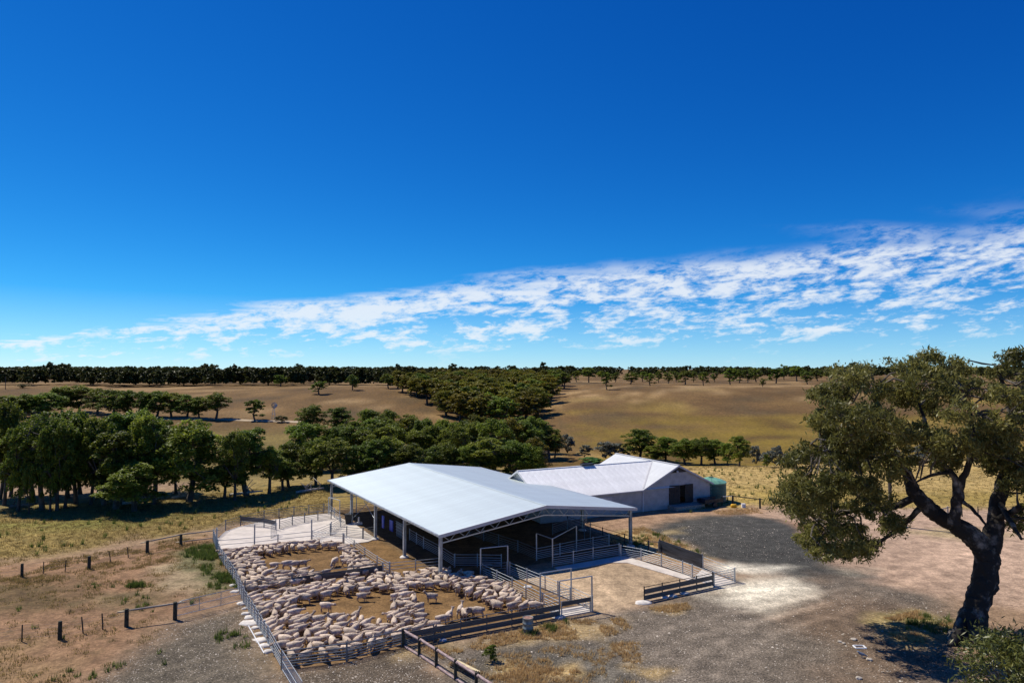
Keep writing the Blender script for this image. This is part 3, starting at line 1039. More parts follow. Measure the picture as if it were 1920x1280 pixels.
bar('ridge_cap', barn, bq(-LW - .32, LDT, BR - .02), bq(BW / 2, LDT, BR - .02), 0.12, 0.02, M_BARNROOF, 'box')
bar('valley_flashing', barn, bq(0.0, 0.0, BE + 0.045), bq(BW / 2 - .3, LDT - .3, BR - .1), 0.09, 0.02, M_TRIM, 'box')
for s0 in (-ov - .05, BW + ov + .05):
    zz = BE - dz - 0.1
    bar('barge_board', barn, bq(s0, -0.28, zz), bq(BW / 2, -0.28, BR - 0.08), 0.025, 0.09, M_TRIM, 'box')
for t0 in (-ov - .05, 2 * LDT + ov + .05):
    bar('barge_board', barn, bq(-LW - .33, t0, BE - dz2 - 0.12), bq(-LW - .33, LDT, BR - 0.1), 0.025, 0.09, M_TRIM, 'box')
bar('gutter', barn, bq(-LW, -0.26, BE - dz2 - .06), bq(-0.1, -0.26, BE - dz2 - .06), 0.06, 0.06, M_TRIM, 'box')
bar('downpipe', barn, bq(-0.1, -0.05, BE - 0.25), bq(-0.1, -0.05, 0), 0.05, 0.05, M_WHITE, 'cyl')
bar('downpipe', barn, bq(BW + 0.03, -0.05, BE - 0.25), bq(BW + 0.03, -0.05, 0), 0.045, 0.045, M_TRIM, 'cyl')
mb = MB()
gv = [bq(BW / 2, -0.03, BR - 0.22), bq(BW / 2 - 1.35, -0.03, BR - 0.86), bq(BW / 2 + 1.35, -0.03, BR - 0.86)]
mb.add(gv + [p - BB * 0.04 for p in gv], [(0, 1, 2), (3, 5, 4), (0, 3, 4, 1), (1, 4, 5, 2), (2, 5, 3, 0)])
put('gable_vent', mb.mesh('gable_vent', M_BLACK), barn)
mb = MB()
mb.lathe([(0.02, 0.0), (0.11, 0.02), (0.13, 0.14), (0.06, 0.22)], 10, bq(BW / 2 - 0.2, -0.2, BR - 0.85))
put('gable_lamp', mb.mesh('gable_lamp', M_WHITE, True), barn)
# door leaves: planks and braces
def leaf(s0, s1, swing, lab):
    e = empty('door', bq(s0, -0.08, DZ0))
    e.parent = barn
    e.location = bq(s0, -0.08, DZ0) - barn.location
    WM[e.name] = Matrix.Translation(bq(s0, -0.08, DZ0))
    dirv = (BF * math.cos(swing) - BB * math.sin(swing))
    if s1 < s0:
        dirv = (-BF * math.cos(swing) - BB * math.sin(swing))
    w = abs(s1 - s0)
    n = 6
    base = bq(s0, -0.08, 0)
    for k in range(n):
        a = base + dirv * (w * (k + 0.5) / n)
        bar('plank', e, a + Vector((0, 0, DZ0)), a + Vector((0, 0, DZ1 + 0.05)), w / n / 2 * 0.93, 0.02, M_DOOR, 'box').matrix_local = \
            Matrix.Translation(a + Vector((0, 0, DZ0)) - bq(s0, -0.08, DZ0)) @ Matrix((
                (0, dirv.x * w / n / 2 * .93, -dirv.y * 0.02, 0), (0, dirv.y * w / n / 2 * .93, dirv.x * 0.02, 0), (DZ1 + .05 - DZ0, 0, 0, 0), (0, 0, 0, 1)))
    nrm = Vector((dirv.y, -dirv.x, 0))
    if nrm.dot(-BB) < 0:
        nrm = -nrm
    for z0, z1 in ((DZ0 + .25, DZ0 + .25), (DZ1 - .25, DZ1 - .25), (DZ0 + .25, DZ1 - .25)):
        bar('brace', e, base + dirv * 0.05 + nrm * 0.045 + Vector((0, 0, z0)), base + dirv * (w - .05) + nrm * 0.045 + Vector((0, 0, z1)), 0.02, 0.06, M_DOOR, 'box')


leaf(D0, D0 + 1.45, 0.12, 'l')
leaf(D1, D1 - 1.25, 0.0, 'r')
# dark room behind the opening, sill deck
mb = MB()
mb.box(bq((D0 + D1) / 2, 0.6, 0.25), (D1 - D0 + 0.2, 1.0, 0.5), 0, BA)
put('sill', mb.mesh('sill', M_DOOR), barn)
mb = MB()
mb.box(bq(-4.6, LDT, BR + 0.1), (1.6, 0.6, 0.2), 0, BA)
put('roof_vent', mb.mesh('roof_vent', M_BLACK), barn)
mb = MB()
mb.box(bq(-5.2, 0.0, 1.5), (1.5, 0.06, 1.1), 0, BA)
put('shutter', mb.mesh('shutter', M_TRIM), barn)
# loading ramp before the doors
mb = MB()
a = [bq(D0 - .2, -0.05, 0), bq(D1 + .5, -0.05, 0), bq(D1 + .5, -1.5, 0), bq(D0 - .2, -1.5, 0)]
mb.add([p + Vector((0, 0, -.1)) for p in a] + [a[0] + Vector((0, 0, .46)), a[1] + Vector((0, 0, .46)), a[2] + Vector((0, 0, .42)), a[3] + Vector((0, 0, .42))],
       [(0, 1, 2, 3), (7, 6, 5, 4), (0, 4, 5, 1), (1, 5, 6, 2), (2, 6, 7, 3), (3, 7, 4, 0)])
tag(put('loading_ramp', mb.mesh('loading_ramp', M_WOODRAIL)), 'low shaded loading platform in front of the barn doors', 'ramp')
# low trailer parked at the wall
tr0 = bq(8.9, -1.3)
trailer = empty('flat_trailer', tr0, 'dark flat trailer parked in shade against the barn wall', 'trailer')
mb = MB()
mb.box(tr0 + Vector((0, 0, 0.62)), (2.9, 1.35, 0.1), 0, BA)
put('tray', mb.mesh('tray', M_BLACK), trailer)
for tq in (-0.68, 0.68):
    mb = MB()
    mb.box(tr0 + BB * tq + Vector((0, 0, 0.84)), (2.9, 0.05, 0.3), 0, BA)
    put('side_board', mb.mesh('side_board', M_BLACK), trailer)
mb = MB()
mb.box(tr0 + BF * -0.6 + Vector((0, 0, 0.85)), (1.1, 0.9, 0.35), 0, BA)
put('toolbox', mb.mesh('toolbox', M_DARKPANEL), trailer)
for tq in (-0.75, 0.75):
    wc = tr0 + BB * tq + Vector((0, 0, 0.32))
    mb = MB()
    mb.tube([wc - BB * 0.1, wc - BB * 0.06, wc + BB * 0.06, wc + BB * 0.1], [0.27, 0.32, 0.32, 0.27], 16)
    put('wheel', mb.mesh('wheel', M_BLACK, False), trailer)
bar('drawbar', trailer, tr0 + BF * 1.45 + Vector((0, 0, 0.55)), tr0 + BF * 2.4 + Vector((0, 0, 0.42)), 0.04, 0.04, M_BLACK, 'box')
# green water tank
tk = G(1345, 950)
tk = bq(BW + 1.25, 1.2)
tank = empty('water_tank', tk, 'round dark green water tank with paler ribbed lid beside the barn', 'tank')
mb = MB()
prof = [(1.78, -0.1)]
for k in range(12):
    z = 0.05 + k * 0.19
    prof += [(1.78, z), (1.80, z + 0.06), (1.80, z + 0.13), (1.78, z + 0.19)]
mb.lathe(prof, 36, tk)
put('shell', mb.mesh('shell', M_TANK, True), tank)
mb = MB()
n = 40
vs, fs = [], []
for j, (r, z) in enumerate(((1.84, 2.3), (1.84, 2.42), (1.3, 2.68), (0.6, 2.88), (0.25, 2.92))):
    for k in range(n):
        bump_ = 0.035 if (k % 4 == 0 and 0 < j < 4) else 0
        vs.append(tk + Vector((r * math.cos(2 * math.pi * k / n), r * math.sin(2 * math.pi * k / n), z + bump_)))
for j in range(4):
    for k in range(n):
        fs.append((j * n + k, j * n + (k + 1) % n, (j + 1) * n + (k + 1) % n, (j + 1) * n + k))
fs.append(tuple(4 * n + k for k in range(n)))
mb.add(vs, fs)
put('lid', mb.mesh('lid', M_TANKTOP), tank)
mb = MB()
mb.lathe([(0.3, 2.9), (0.3, 3.0), (0.1, 3.02)], 14, tk)
put('hatch', mb.mesh('hatch', M_TANK), tank)
bar('inlet_pipe', tank, tk + Vector((-1.5, -1.2, 2.5)), tk + Vector((-0.9, -0.7, 2.72)), 0.05, 0.05, M_WHITE)

# ------------------------------------------------------------------ yard fences
V3 = lambda p: G(*p)
fence('rail_fence', 'silver close post rail fence down the left side of the sheep pens', [(400, 1014), (412, 1047), (441, 1092), (456, 1128)], spacing=1.05)
fence('rail_fence', 'silver rail fence beside the row of white footings, left of front pen', [(457, 1131), (502, 1207)], spacing=1.02)
fence('rail_fence', 'silver rail panel between the white footings and the front left corner', [(503, 1209), (528, 1255)], spacing=3.2)
mesh_gate('wire mesh gate swung out at the front left pen corner', (529, 1257), (566, 1318), nvert=0)
fence('rail_fence', 'steel rail fence across the bottom of the crowded front pen', [(528, 1255), (650, 1239), (754, 1212)], mat=M_GALVD, spacing=2.4, rail=0.03)
fence('board_fence', 'grey ribbed board fence along the front pen behind the drum', [(760, 1211), (1049, 1156)], rails=(1.0,), spacing=1.75, mat=M_GALVD, boards=((0.1, 0.42), (0.52, 0.84)), post=0.035, h=1.0)
fence('rail_fence', 'rails of the drafting alley on the sheep side', [(905, 1082), (960, 1109), (1014, 1138), (1049, 1156)], spacing=1.9)
fence('rail_fence', 'rails of the drafting alley on the bare yard side', [(956, 1078), (1022, 1106), (1071, 1127), (1111, 1146)], spacing=1.9)
goal('tall front frame at the open end of the drafting alley', (1049, 1156), (1110, 1145), 2.35)
goal('tall middle frame halfway along the drafting alley', (1013, 1139), (1071, 1128), 2.35)
goal('tall frame where the drafting alley meets the shed', (901, 1083), (952, 1077), 2.3)
eg = fence('rail_gate', 'low rail gate with a grey top board closing the drafting alley', [(1053, 1156), (1107, 1146)], rails=(0.12, 0.26, 0.4, 0.56, 0.72), h=0.95, spacing=3.5, boards=((0.72, 1.0),), group='rail gates')
fence('rail_gate', 'rail gate across the middle of the drafting alley', [(1017, 1138), (1069, 1128)], rails=(0.15, 0.35, 0.55, 0.75, 0.95), h=0.98, spacing=3.5, group='rail gates')
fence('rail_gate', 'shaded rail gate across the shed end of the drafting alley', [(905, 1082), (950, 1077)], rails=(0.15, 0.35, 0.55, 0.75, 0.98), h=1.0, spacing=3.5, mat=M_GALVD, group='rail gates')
# fence between the two pens
fence('rail_fence', 'open rails at the left end of the fence dividing the sheep pens', [(459, 1116), (547, 1102)], spacing=2.4, mat=M_GALVD)
fence('board_fence', 'dark board fence dividing the upper sheep pen from the front pen', [(548, 1102), (717, 1078)], rails=(1.0,), spacing=2.2, mat=M_GALVD, boards=((0.28, 0.82),), post=0.035, h=1.0)
fence('rail_fence', 'rails running from the dividing fence to the front shed column', [(731, 1079), (826, 1069)], spacing=1.9, mat=M_GALV, rails=(0.5, 0.76, 1.0))
fence('rail_gate', 'narrow rail gate between the two sheep pens', [(718, 1079), (730, 1078)], spacing=1.5, group='rail gates')
fence('rail_fence', 'low rails along the back of the upper sheep pen', [(408, 1034), (477, 1028), (521, 1023), (584, 1016), (643, 1021)], spacing=2.6, rails=(0.2, 0.6, 1.0))
for px_, py_, hh in ((406, 1034, 2.1), (477, 1028, 2.15), (584, 1016, 2.1)):
    lab = {406: 'tall steel post at the left corner of the upper pen', 477: 'tall steel post midway along the concrete yard edge', 584: 'tall steel post right of the white mesh gate'}[px_]
    e = empty('steel_post', G(px_, py_), lab, 'post', 'tall steel posts')
    bar('shaft', e, G(px_, py_) - Vector((0, 0, .05)), G(px_, py_) + Vector((0, 0, hh)), 0.05, 0.05, M_GALV, 'box')
    bar('cap', e, G(px_, py_) + Vector((0, 0, hh)), G(px_, py_) + Vector((0, 0, hh + .02)), 0.056, 0.056, M_GALV, 'box')
fence('rail_fence', 'slanting rails on the right of the upper sheep pen', [(645, 1022), (664, 1035), (684, 1050), (707, 1066), (730, 1079)], spacing=2.6, rails=(0.3, 0.6, 0.8, 1.0))
fence('rail_fence', 'outer rail fence curving round the concrete yard', [(400, 1013), (423, 994), (451, 985), (495, 975), (523, 971), (551, 967), (579, 964), (607, 961), (617, 961)], spacing=2.9, mat=M_GALVD)
fence('rail_fence', 'inner rail fence crossing the concrete yard towards the shed', [(524, 992), (548, 985), (571, 980), (596, 976), (621, 973)], spacing=3, mat=M_GALVD)
fence('rail_gate', 'grey gate with a solid top sheet in the concrete yard', [(451, 985), (495, 989), (517, 994)], spacing=3, rails=(0.15, 0.3, 0.48), boards=((0.55, 0.98),), mat=M_GALVD, group='rail gates')
mesh_gate('pale wire mesh gate standing open on the concrete yard', (508, 1010), (519, 1004), h=1.2, rails=(0.08, 1.25), step=0.09, nvert=0)
fence('rail_fence', 'rails from the upper pen corner up to the shed race', [(585, 1015), (619, 1001)], spacing=2.4)
fence('rail_gate', 'wide dark rail gate outside the third shed column', [(620, 1005), (650, 1007), (680, 1010)], spacing=2.0, mat=M_GALVD, group='rail gates')
fence('rail_fence', 'rails from the wide dark gate to a shed column', [(681, 1010), (704, 1006)], spacing=3, mat=M_GALVD)
fence('rail_fence', 'slanting race rails by the far left shed column', [(617, 963), (637, 978)], spacing=3)
fence('rail_fence', 'race rails beside the dark bin outside the shed', [(621, 998), (655, 978)], spacing=2.5)
fence('rail_fence', 'far rails behind the left end of the shed', [(637, 963), (668, 960), (705, 956)], spacing=3, mat=M_GALVD)
goal('tall frame beside the far left shed column', (616, 964), (637, 970), 1.9, r=0.04, more=((668, 961),))
fence('rail_fence', 'shaded rails along the inside of the left shed columns', [(768, 1012), (794, 1028), (823, 1044), (852, 1063)], spacing=2.3)
fence('rail_fence', 'shaded rails just inside the front left of the shed', [(853, 1062), (895, 1062), (940, 1063)], spacing=2.3)
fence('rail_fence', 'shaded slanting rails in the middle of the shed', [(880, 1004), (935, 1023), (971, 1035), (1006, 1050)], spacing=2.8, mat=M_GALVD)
fence('rail_fence', 'shaded front right rail panels under the shed edge', [(1036, 1062), (1075, 1056), (1112, 1049), (1161, 1041)], spacing=2.2)
fence('rail_fence', 'second row of shaded rail panels behind the front right panels', [(1006, 1050), (1050, 1041), (1081, 1034), (1142, 1023)], spacing=2.4)
goal('bent tall frame inside the front of the shed', (1036, 1062), (1006, 1050), 2.3, more=((1081, 1034),))
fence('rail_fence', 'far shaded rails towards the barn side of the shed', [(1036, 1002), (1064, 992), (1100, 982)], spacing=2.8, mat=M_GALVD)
goal('small dark frame beside the right hand shed rails', (1096, 1013), (1107, 1016), 1.9, mat=M_GALVD, r=0.04)
fence('rail_fence', 'long dark rail fence down the barn side of the shed', [(1064, 986), (1130, 1009), (1216, 1036)], spacing=2.5, mat=M_BLACK, rails=(0.35, 0.7, 1.0))
fence('rail_fence', 'short rails joining the long dark fence to the loading alley', [(1217, 1036), (1235, 1037)], spacing=3, rails=(0.4, 1.0), mat=M_GALVD)
fence('rail_fence', 'loading alley inner rails next to the concrete strip', [(1164, 1044), (1202, 1051), (1240, 1062), (1280, 1076), (1298, 1083), (1336, 1098)], spacing=2.3)
fence('rail_fence', 'bright rail panel at the far outer corner of the loading alley', [(1318, 1066), (1378, 1090)], spacing=2.6)
fence('board_fence', 'short dark board fence in front of the bare yard', [(1208, 1127), (1337, 1099)], rails=(1.0,), spacing=1.55, mat=M_BLACK, boards=((0.12, 0.42), (0.54, 0.86)), post=0.035, h=1.02)
fence('rail_gate', 'end rail gate of the loading alley beside the white lime patch', [(1339, 1099), (1377, 1091)], rails=(0.12, 0.3, 0.48, 0.66, 0.84, 1.02), spacing=4, group='rail gates')
pa, pb = G(1236, 1036), G(1316, 1066)
dp = empty('solid_panel', pa, 'solid dark blue steel panel on the loading alley', 'panel')
bar('sheet', dp, pa + Vector((0, 0, 0.62)), pb + Vector((0, 0, 0.62)), 0.02, 0.55, M_DARKPANEL, 'box')
for q in (0.0, 0.5, 1.0):
    p_ = pa.lerp(pb, q) + Vector((0.05, 0.05, 0))
    bar('post', dp, p_ - Vector((0, 0, .05)), p_ + Vector((0, 0, 1.22)), 0.045, 0.045, M_GALVD, 'box')
# footings along the fence
for i, (px_, py_, r) in enumerate(((438, 1097, .3), (441, 1109, .35), (455, 1131, .4), (459, 1141, .2), (462, 1150, .3), (469, 1157, .4), (472, 1167, .75), (479, 1177, .33), (487, 1188, .28), (493, 1199, .55), (498, 1210, .38), (503, 1221, .3), (1206, 1129, .62), (1247, 1120, .3), (1262, 1117, .33), (1283, 1112, .33), (831, 1200, .25), (1048, 1157, .45), (990, 1100, .35))):
    p = G(px_, py_)
    rr = random.Random(i)
    mb = MB()
    n = 12
    ph = [rr.uniform(.75, 1.2) for _ in range(n)]
    vs = [p + Vector((ph[k] * r * f * math.cos(2 * math.pi * k / n), ph[k] * r * f * 0.75 * math.sin(2 * math.pi * k / n), z)) for f, z in ((1.05, -.05), (1, .05), (.7, .1), (.25, .12)) for k in range(n)]
    fs = [(j * n + k, j * n + (k + 1) % n, (j + 1) * n + (k + 1) % n, (j + 1) * n + k) for j in range(3) for k in range(n)] + [tuple(3 * n + k for k in range(n))]
    mb.add(vs, fs)
    o = put('concrete_footing', mb.mesh('concrete_footing', M_FOOT, True))
    lab = 'small white concrete lump at the foot of the left rail fence'
    if r == .75:
        lab = 'largest white concrete lump beside the left rail fence'
    elif px_ == 1206:
        lab = 'white concrete lump under the left end of the short dark board fence'
    elif 1240 < px_ < 1290:
        lab = 'little white lump under the short dark board fence'
    elif px_ == 831:
        lab = 'little white lump under the board fence of the front pen'
    elif px_ == 1048:
        lab = 'white concrete lump at the base of the tall front frame'
    elif px_ == 990:
        lab = 'white concrete lump under the drafting alley rails'
    tag(o, lab, 'footing', 'concrete footings')

# ------------------------------------------------------------------ timber fences
def post(name, parent, px_, py_, h, r, mat=M_WOODPOST, lean=(0, 0)):
    p = G(px_, py_)
    mb = MB()
    mb.tube([p + Vector((0, 0, -.1)), p + Vector((lean[0] * .5, lean[1] * .5, h * .5)), p + Vector((lean[0], lean[1], h - .02)), p + Vector((lean[0], lean[1], h))], [r * 1.05, r, r * .95, r * .8], 10)
    return put(name, mb.mesh(name, mat, False), parent)


def wires(e, pts, hs):
    for z in hs:
        mb = MB()
        mb.tube([G(*p) + Vector((0, 0, z)) for p in pts], 0.004, 4)
        put('wire', mb.mesh('wire', M_GALVD), e)


wf = empty('timber_fence', G(41, 1081), 'far post and wire fence with wooden strainer rails at left', 'fence', 'timber post fences')
for px_, py_, h, r in ((41, 1081, 1.05, .11), (167, 1066, 1.05, .13), (276, 1036, 1.1, .14), (339, 1021, 1.0, .13)):
    post('post', wf, px_, py_, h, r)
for px_, py_, l in ((81, 1075, .02), (122, 1071, .06), (208, 1054, -.2), (241, 1045, -.14), (-20, 1088, 0)):
    post('stake', wf, px_, py_, 0.95, .035, lean=(l, 0))
bar('rail', wf, G(276, 1036) + Vector((0, 0, 1.0)), G(339, 1021) + Vector((0, 0, .95)), .06, .06, M_WOODRAIL, 'log')
bar('rail', wf, G(339, 1021) + Vector((0, 0, .95)), G(399, 1012) + Vector((0, 0, .9)), .055, .055, M_WOODRAIL, 'log')
bar('rail', wf, G(341, 1020) + Vector((0, 0, .25)), G(399, 1012) + Vector((0, 0, .2)), .05, .05, M_WOODRAIL, 'log')
wires(wf, [(-60, 1092), (41, 1081), (167, 1066), (276, 1036)], (.25, .5, .75, .95))
wf = empty('timber_fence', G(41, 1202), 'nearer post and wire fence with one wooden rail at lower left', 'fence', 'timber post fences')
for px_, py_, h, r in ((112, 1198, 1.1, .12), (237, 1174, 1.12, .13), (328, 1161, 1.15, .13)):
    post('post', wf, px_, py_, h, r)
for px_, py_, l in ((41, 1202, .0), (156, 1186, -.12), (193, 1179, -.08)):
    post('stake', wf, px_, py_, 1.0, .04, lean=(l, 0))
bar('rail', wf, G(237, 1174) + Vector((0, 0, 1.0)), G(328, 1161) + Vector((0, 0, 1.05)), .065, .065, M_WOODRAIL, 'log')
wires(wf, [(-60, 1222), (41, 1202), (112, 1198), (237, 1174)], (.25, .5, .75, .95))
mesh_gate('long silver farm gate between timber post and pen fence', (331, 1161), (453, 1131), h=1.15, rails=(0.25, 0.7, 1.15), step=0.16, curved=True, nvert=2)
pf = empty('log_rail_fence', G(756, 1212), 'pinkish log rail fence with dark posts at the bottom of the yard', 'fence', 'timber post fences')
PP = [(756, 1212), (786, 1229), (818, 1250), (854, 1274), (893, 1300), (938, 1330)]
for p in PP:
    post('post', pf, *p, 1.08, .09)
for a, b_ in zip(PP[:-1], PP[1:]):
    for z in (.06, .95):
        bar('rail', pf, G(*a) + Vector((0.08, -.08, z)), G(*b_) + Vector((0.08, -.08, z)), .085, .085, M_PINKRAIL, 'log')
wires(pf, PP, [.2, .32, .44, .56, .68, .8])
rf = empty('timber_fence', G(1374, 948), 'single rail timber fence between the green tank and the field', 'fence', 'timber post fences')
post('post', rf, 1374, 946, 1.15, .12)
post('post', rf, 1425, 953, 1.2, .11)
post('post', rf, 1354, 947, 1.1, .08)
bar('rail', rf, G(1374, 946) + Vector((0, 0, 1.05)), G(1425, 953) + Vector((0, 0, 1.1)), .06, .06, M_WOODPOST, 'log')
bar('rail', rf, G(1354, 947) + Vector((0, 0, 1.05)), G(1374, 946) + Vector((0, 0, 1.05)), .03, .03, M_WHITE, 'cyl')
rf = empty('timber_fence', G(1760, 975), 'grey strainer posts and wire far behind the leaning gum trunk', 'fence', 'timber post fences')
post('post', rf, 1760, 975, 1.25, .2, M_WOODRAIL)
post('post', rf, 1777, 969, 1.2, .1, M_WOODRAIL)
for px_ in (1804, 1834, 1856, 1900, 1950):
    post('stake', rf, px_, 968, 1.1, .06)
bar('rail', rf, G(1760, 975) + Vector((0, 0, 1.1)), G(1777, 969) + Vector((0, 0, 1.05)), .06, .06, M_WOODRAIL, 'log')
wires(rf, [(1777, 969), (1834, 968), (1950, 968)], (.4, .8, 1.0))
pp = G(1670, 985)
pole = empty('power_pole', pp, 'dark timber power pole standing behind the big gum', 'pole')
mb = MB()
mb.tube([pp + Vector((0, 0, -.2)), pp + Vector((0, 0, 8.5))], [.2, .14], 10)
put('shaft', mb.mesh('shaft', M_BARKF), pole)
bar('crossarm', pole, pp + Vector((-.9, 0, 8.1)), pp + Vector((.9, 0, 8.1)), .06, .06, M_BARKF, 'box')
pp = Gt(10, 730)
pole = empty('power_pole', pp, 'thin far power pole by the track at the left edge', 'pole')
mb = MB()
mb.tube([pp + Vector((0, 0, -.2)), pp + Vector((0, 0, 8))], [.22, .16], 8)
put('shaft', mb.mesh('shaft', M_BARKF), pole)
bar('crossarm', pole, pp + Vector((-1.0, 0, 7.6)), pp + Vector((1.0, 0, 7.6)), .08, .08, M_BARKF, 'box')

# ------------------------------------------------------------------ small things
bp_ = G(990, 1186)
dr = empty('steel_drum', bp_, 'weathered grey steel drum standing by the front board fence', 'drum')
mb = MB()
pr = [(.28, 0), (.295, .02), (.29, .05), (.285, .28), (.305, .3), (.305, .32), (.285, .34), (.285, .56), (.305, .58), (.305, .6), (.285, .62), (.285, .86), (.297, .88), (.297, .9), (.27, .9), (.268, .87)]
mb.lathe([(r * 1.15, z * 1.08) for r, z in pr], 24, bp_)
put('shell', mb.mesh('shell', M_DRUM, True), dr)
mb = MB()
mb.lathe([(.30, .935), (.30, .95), (.02, .952)], 24, bp_)
put('lid', mb.mesh('lid', M_RUST), dr)
p0, p1 = G(466, 1174), G(495, 1225)
tag(bar('plastic_pipe', None, p0 + Vector((0, 0, .05)), p1 + Vector((0, 0, .05)), .035, .035, M_WHITE), 'long thin white pipe lying on gravel left of the pens', 'pipe')
# curved cream sheet lying behind the log rails
p0, p1 = G(836, 1246), G(882, 1270)
d_ = (p1 - p0).normalized()
s_ = Vector((-d_.y, d_.x, 0))
mb = MB()
n = 24
vs = []
for a in (0, 1):
    for k in range(n + 1):
        u = k / n
        vs.append(p0.lerp(p1, a) + s_ * (u * 0.8 - 0.1) + Vector((0, 0, 0.12 + 0.35 * (1 - u) + 0.03 * math.sin(u * 40))))
mb.add(vs, [(k, k + 1, n + 2 + k, n + 1 + k) for k in range(n)])
o = put('corrugated_sheet', mb.mesh('corrugated_sheet', M_CREAM))
md = o.modifiers.new('thick', 'SOLIDIFY')
md.thickness = 0.01
tag(o, 'loose cream corrugated sheet lying behind the log rail fence', 'sheet')
# yellow and white containers near the tank
p = G(1376, 951)
yc = empty('yellow_container', p, 'yellow plastic container lying in dry grass by the tank', 'container')
mb = MB()
mb.tube([p + Vector((-.35, 0, .2)), p + Vector((-.28, 0, .2)), p + Vector((.25, 0, .2)), p + Vector((.33, 0, .2))], [.15, .22, .22, .12], 14)
put('body', mb.mesh('body', M_YELLOW, True), yc)
mb = MB()
mb.tube([p + Vector((.33, 0, .2)), p + Vector((.42, 0, .2))], .07, 10)
put('cap', mb.mesh('cap', M_YELLOW), yc)
p = G(1394, 951)
wc = empty('white_box', p, 'white plastic box standing under the single rail fence', 'box')
mb = MB()
mb.box(p + Vector((0, 0, .2)), (.42, .34, .42))
put('body', mb.mesh('body', M_WHITE), wc)
mb = MB()
mb.box(p + Vector((0, 0, .43)), (.45, .37, .05))
put('lid', mb.mesh('lid', M_WHITE), wc)
# dark wheelie bin and blue sheep handler near the left shed columns
p = G(654, 982)
bn = empty('dark_bin', p, 'dark upright bin beside a left shed column', 'bin')
mb = MB()
mb.add([p + Vector((x * w_, y * w_, z)) for z, w_ in ((0, .26), (1.0, .36)) for x, y in ((-1, -1), (1, -1), (1, 1), (-1, 1))], [(3, 2, 1, 0), (4, 5, 6, 7)] + [(i, (i + 1) % 4, 4 + (i + 1) % 4, 4 + i) for i in range(4)])
put('body', mb.mesh('body', M_BLACK), bn)
mb = MB()
mb.box(p + Vector((0, 0, 1.03)), (.78, .8, .06))
put('lid', mb.mesh('lid', M_BLACK), bn)
p = G(722, 1003)
sh_ = empty('sheep_handler', p, 'blue sheep handling machine with pale grilles under the shed', 'machine')
for dx_, hh, ww_ in ((-.75, 1.75, .5), (.15, 1.5, .85)):
    mb = MB()
    mb.box(p + SF * (dx_ * .4 + .5) + SB * (-dx_ * 1.5) + Vector((0, 0, hh * .62)), (.08, ww_, hh * .7), 0, SHA)
    put('side_panel', mb.mesh('side_panel', M_BLUE), sh_)
for k in range(9):
    q = p + SF * 0.9 + SB * (-0.8 - k * 0.28)
    bar('bar', sh_, q, q + Vector((0, 0, 1.35)), .035, .035, M_GALV)
for z in (.3, .6, .9, 1.2, 1.4):
    bar('crossbar', sh_, p + SF * .9 + SB * -.6 + Vector((0, 0, z)), p + SF * .9 + SB * -3.1 + Vector((0, 0, z)), .03, .03, M_GALV)
p = G(671, 983)
sb_ = empty('water_trough', p, 'low pale trough on the concrete by the shed column', 'trough')
mb = MB()
mb.box(p + Vector((0, 0, .12)), (.9, .5, .24), 0, .3)
put('body', mb.mesh('body', M_FOOT), sb_)
mb = MB()
mb.tube([p + Vector((.1, 0, .2)), p + Vector((.1, 0, .8))], .09, 8)
put('standpipe', mb.mesh('standpipe', M_FOOT), sb_)
# stones and scraps on the gravel by the gum
for i, (px_, py_, r, lab) in enumerate(((1575, 1203, 0.13, 'pale stone at the end of the left pair by the gum shadow'), (1582, 1206, 0.11, 'pale stone on the right of the small pair by the gum shadow'),
                                        (1601, 1199, 0.18, 'larger buff stone touching the tip of the gum shadow'), (1630, 1237, 0.17, 'buff stone at the shadow edge behind the bird'),
                                        (1610, 1272, 0.17, 'buff stone at the bottom edge left of the gum'), (832, 1210, .2, 'stone under the board fence'))):
    if i == 5:
        continue
    p = G(px_, py_)
    rr = random.Random(i + 50)
    bm = bmesh.new()
    bmesh.ops.create_icosphere(bm, subdivisions=2, radius=r)
    for v in bm.verts:
        f = 1 + 0.3 * (rr.random() - .5)
        v.co = Vector((v.co.x * f, v.co.y * f * .8, v.co.z * f * .5))
    me = bpy.data.meshes.new('stone')
    bm.to_mesh(me)
    bm.free()
    me.materials.append(M_STONE)
    o = put('stone', me, None, Matrix.Translation(p + Vector((0, 0, r * .3))))
    tag(o, lab, 'stone', 'loose stones')
p = G(1612, 1213)
mb = MB()
for a0, a1 in (((-.3, -.2), (.3, -.2)), ((.3, -.2), (.3, .2)), ((.3, .2), (-.3, .2)), ((-.3, .2), (-.3, -.2))):
    mb.tube([p + Vector((a0[0], a0[1], .03)), p + Vector((a1[0], a1[1], .03))], .045, 6)
tag(put('square_tray', mb.mesh('square_tray', M_WHITE)), 'small white square frame lying flat on the gravel', 'tray')
p = G(1616, 1232)
mb = MB()
mb.tube([p + Vector((.3, -.05, .1)), p + Vector((.16, -.02, .16)), p + Vector((0, 0, .2)), p + Vector((-.12, .02, .25)), p + Vector((-.17, .03, .32)), p + Vector((-.22, .035, .33)), p + Vector((-.27, .04, .32))],
        [.025, .05, .09, .075, .05, .04, .008], 10)
mb.tube([p + Vector((0, .03, .14)), p + Vector((.01, .03, 0))], .012, 5)
mb.tube([p + Vector((0, -.03, .14)), p + Vector((.01, -.03, 0))], .012, 5)
tag(put('bird', mb.mesh('bird', M_BIRD, True)), 'grey bird standing on the gravel left of the gum shadow', 'bird')
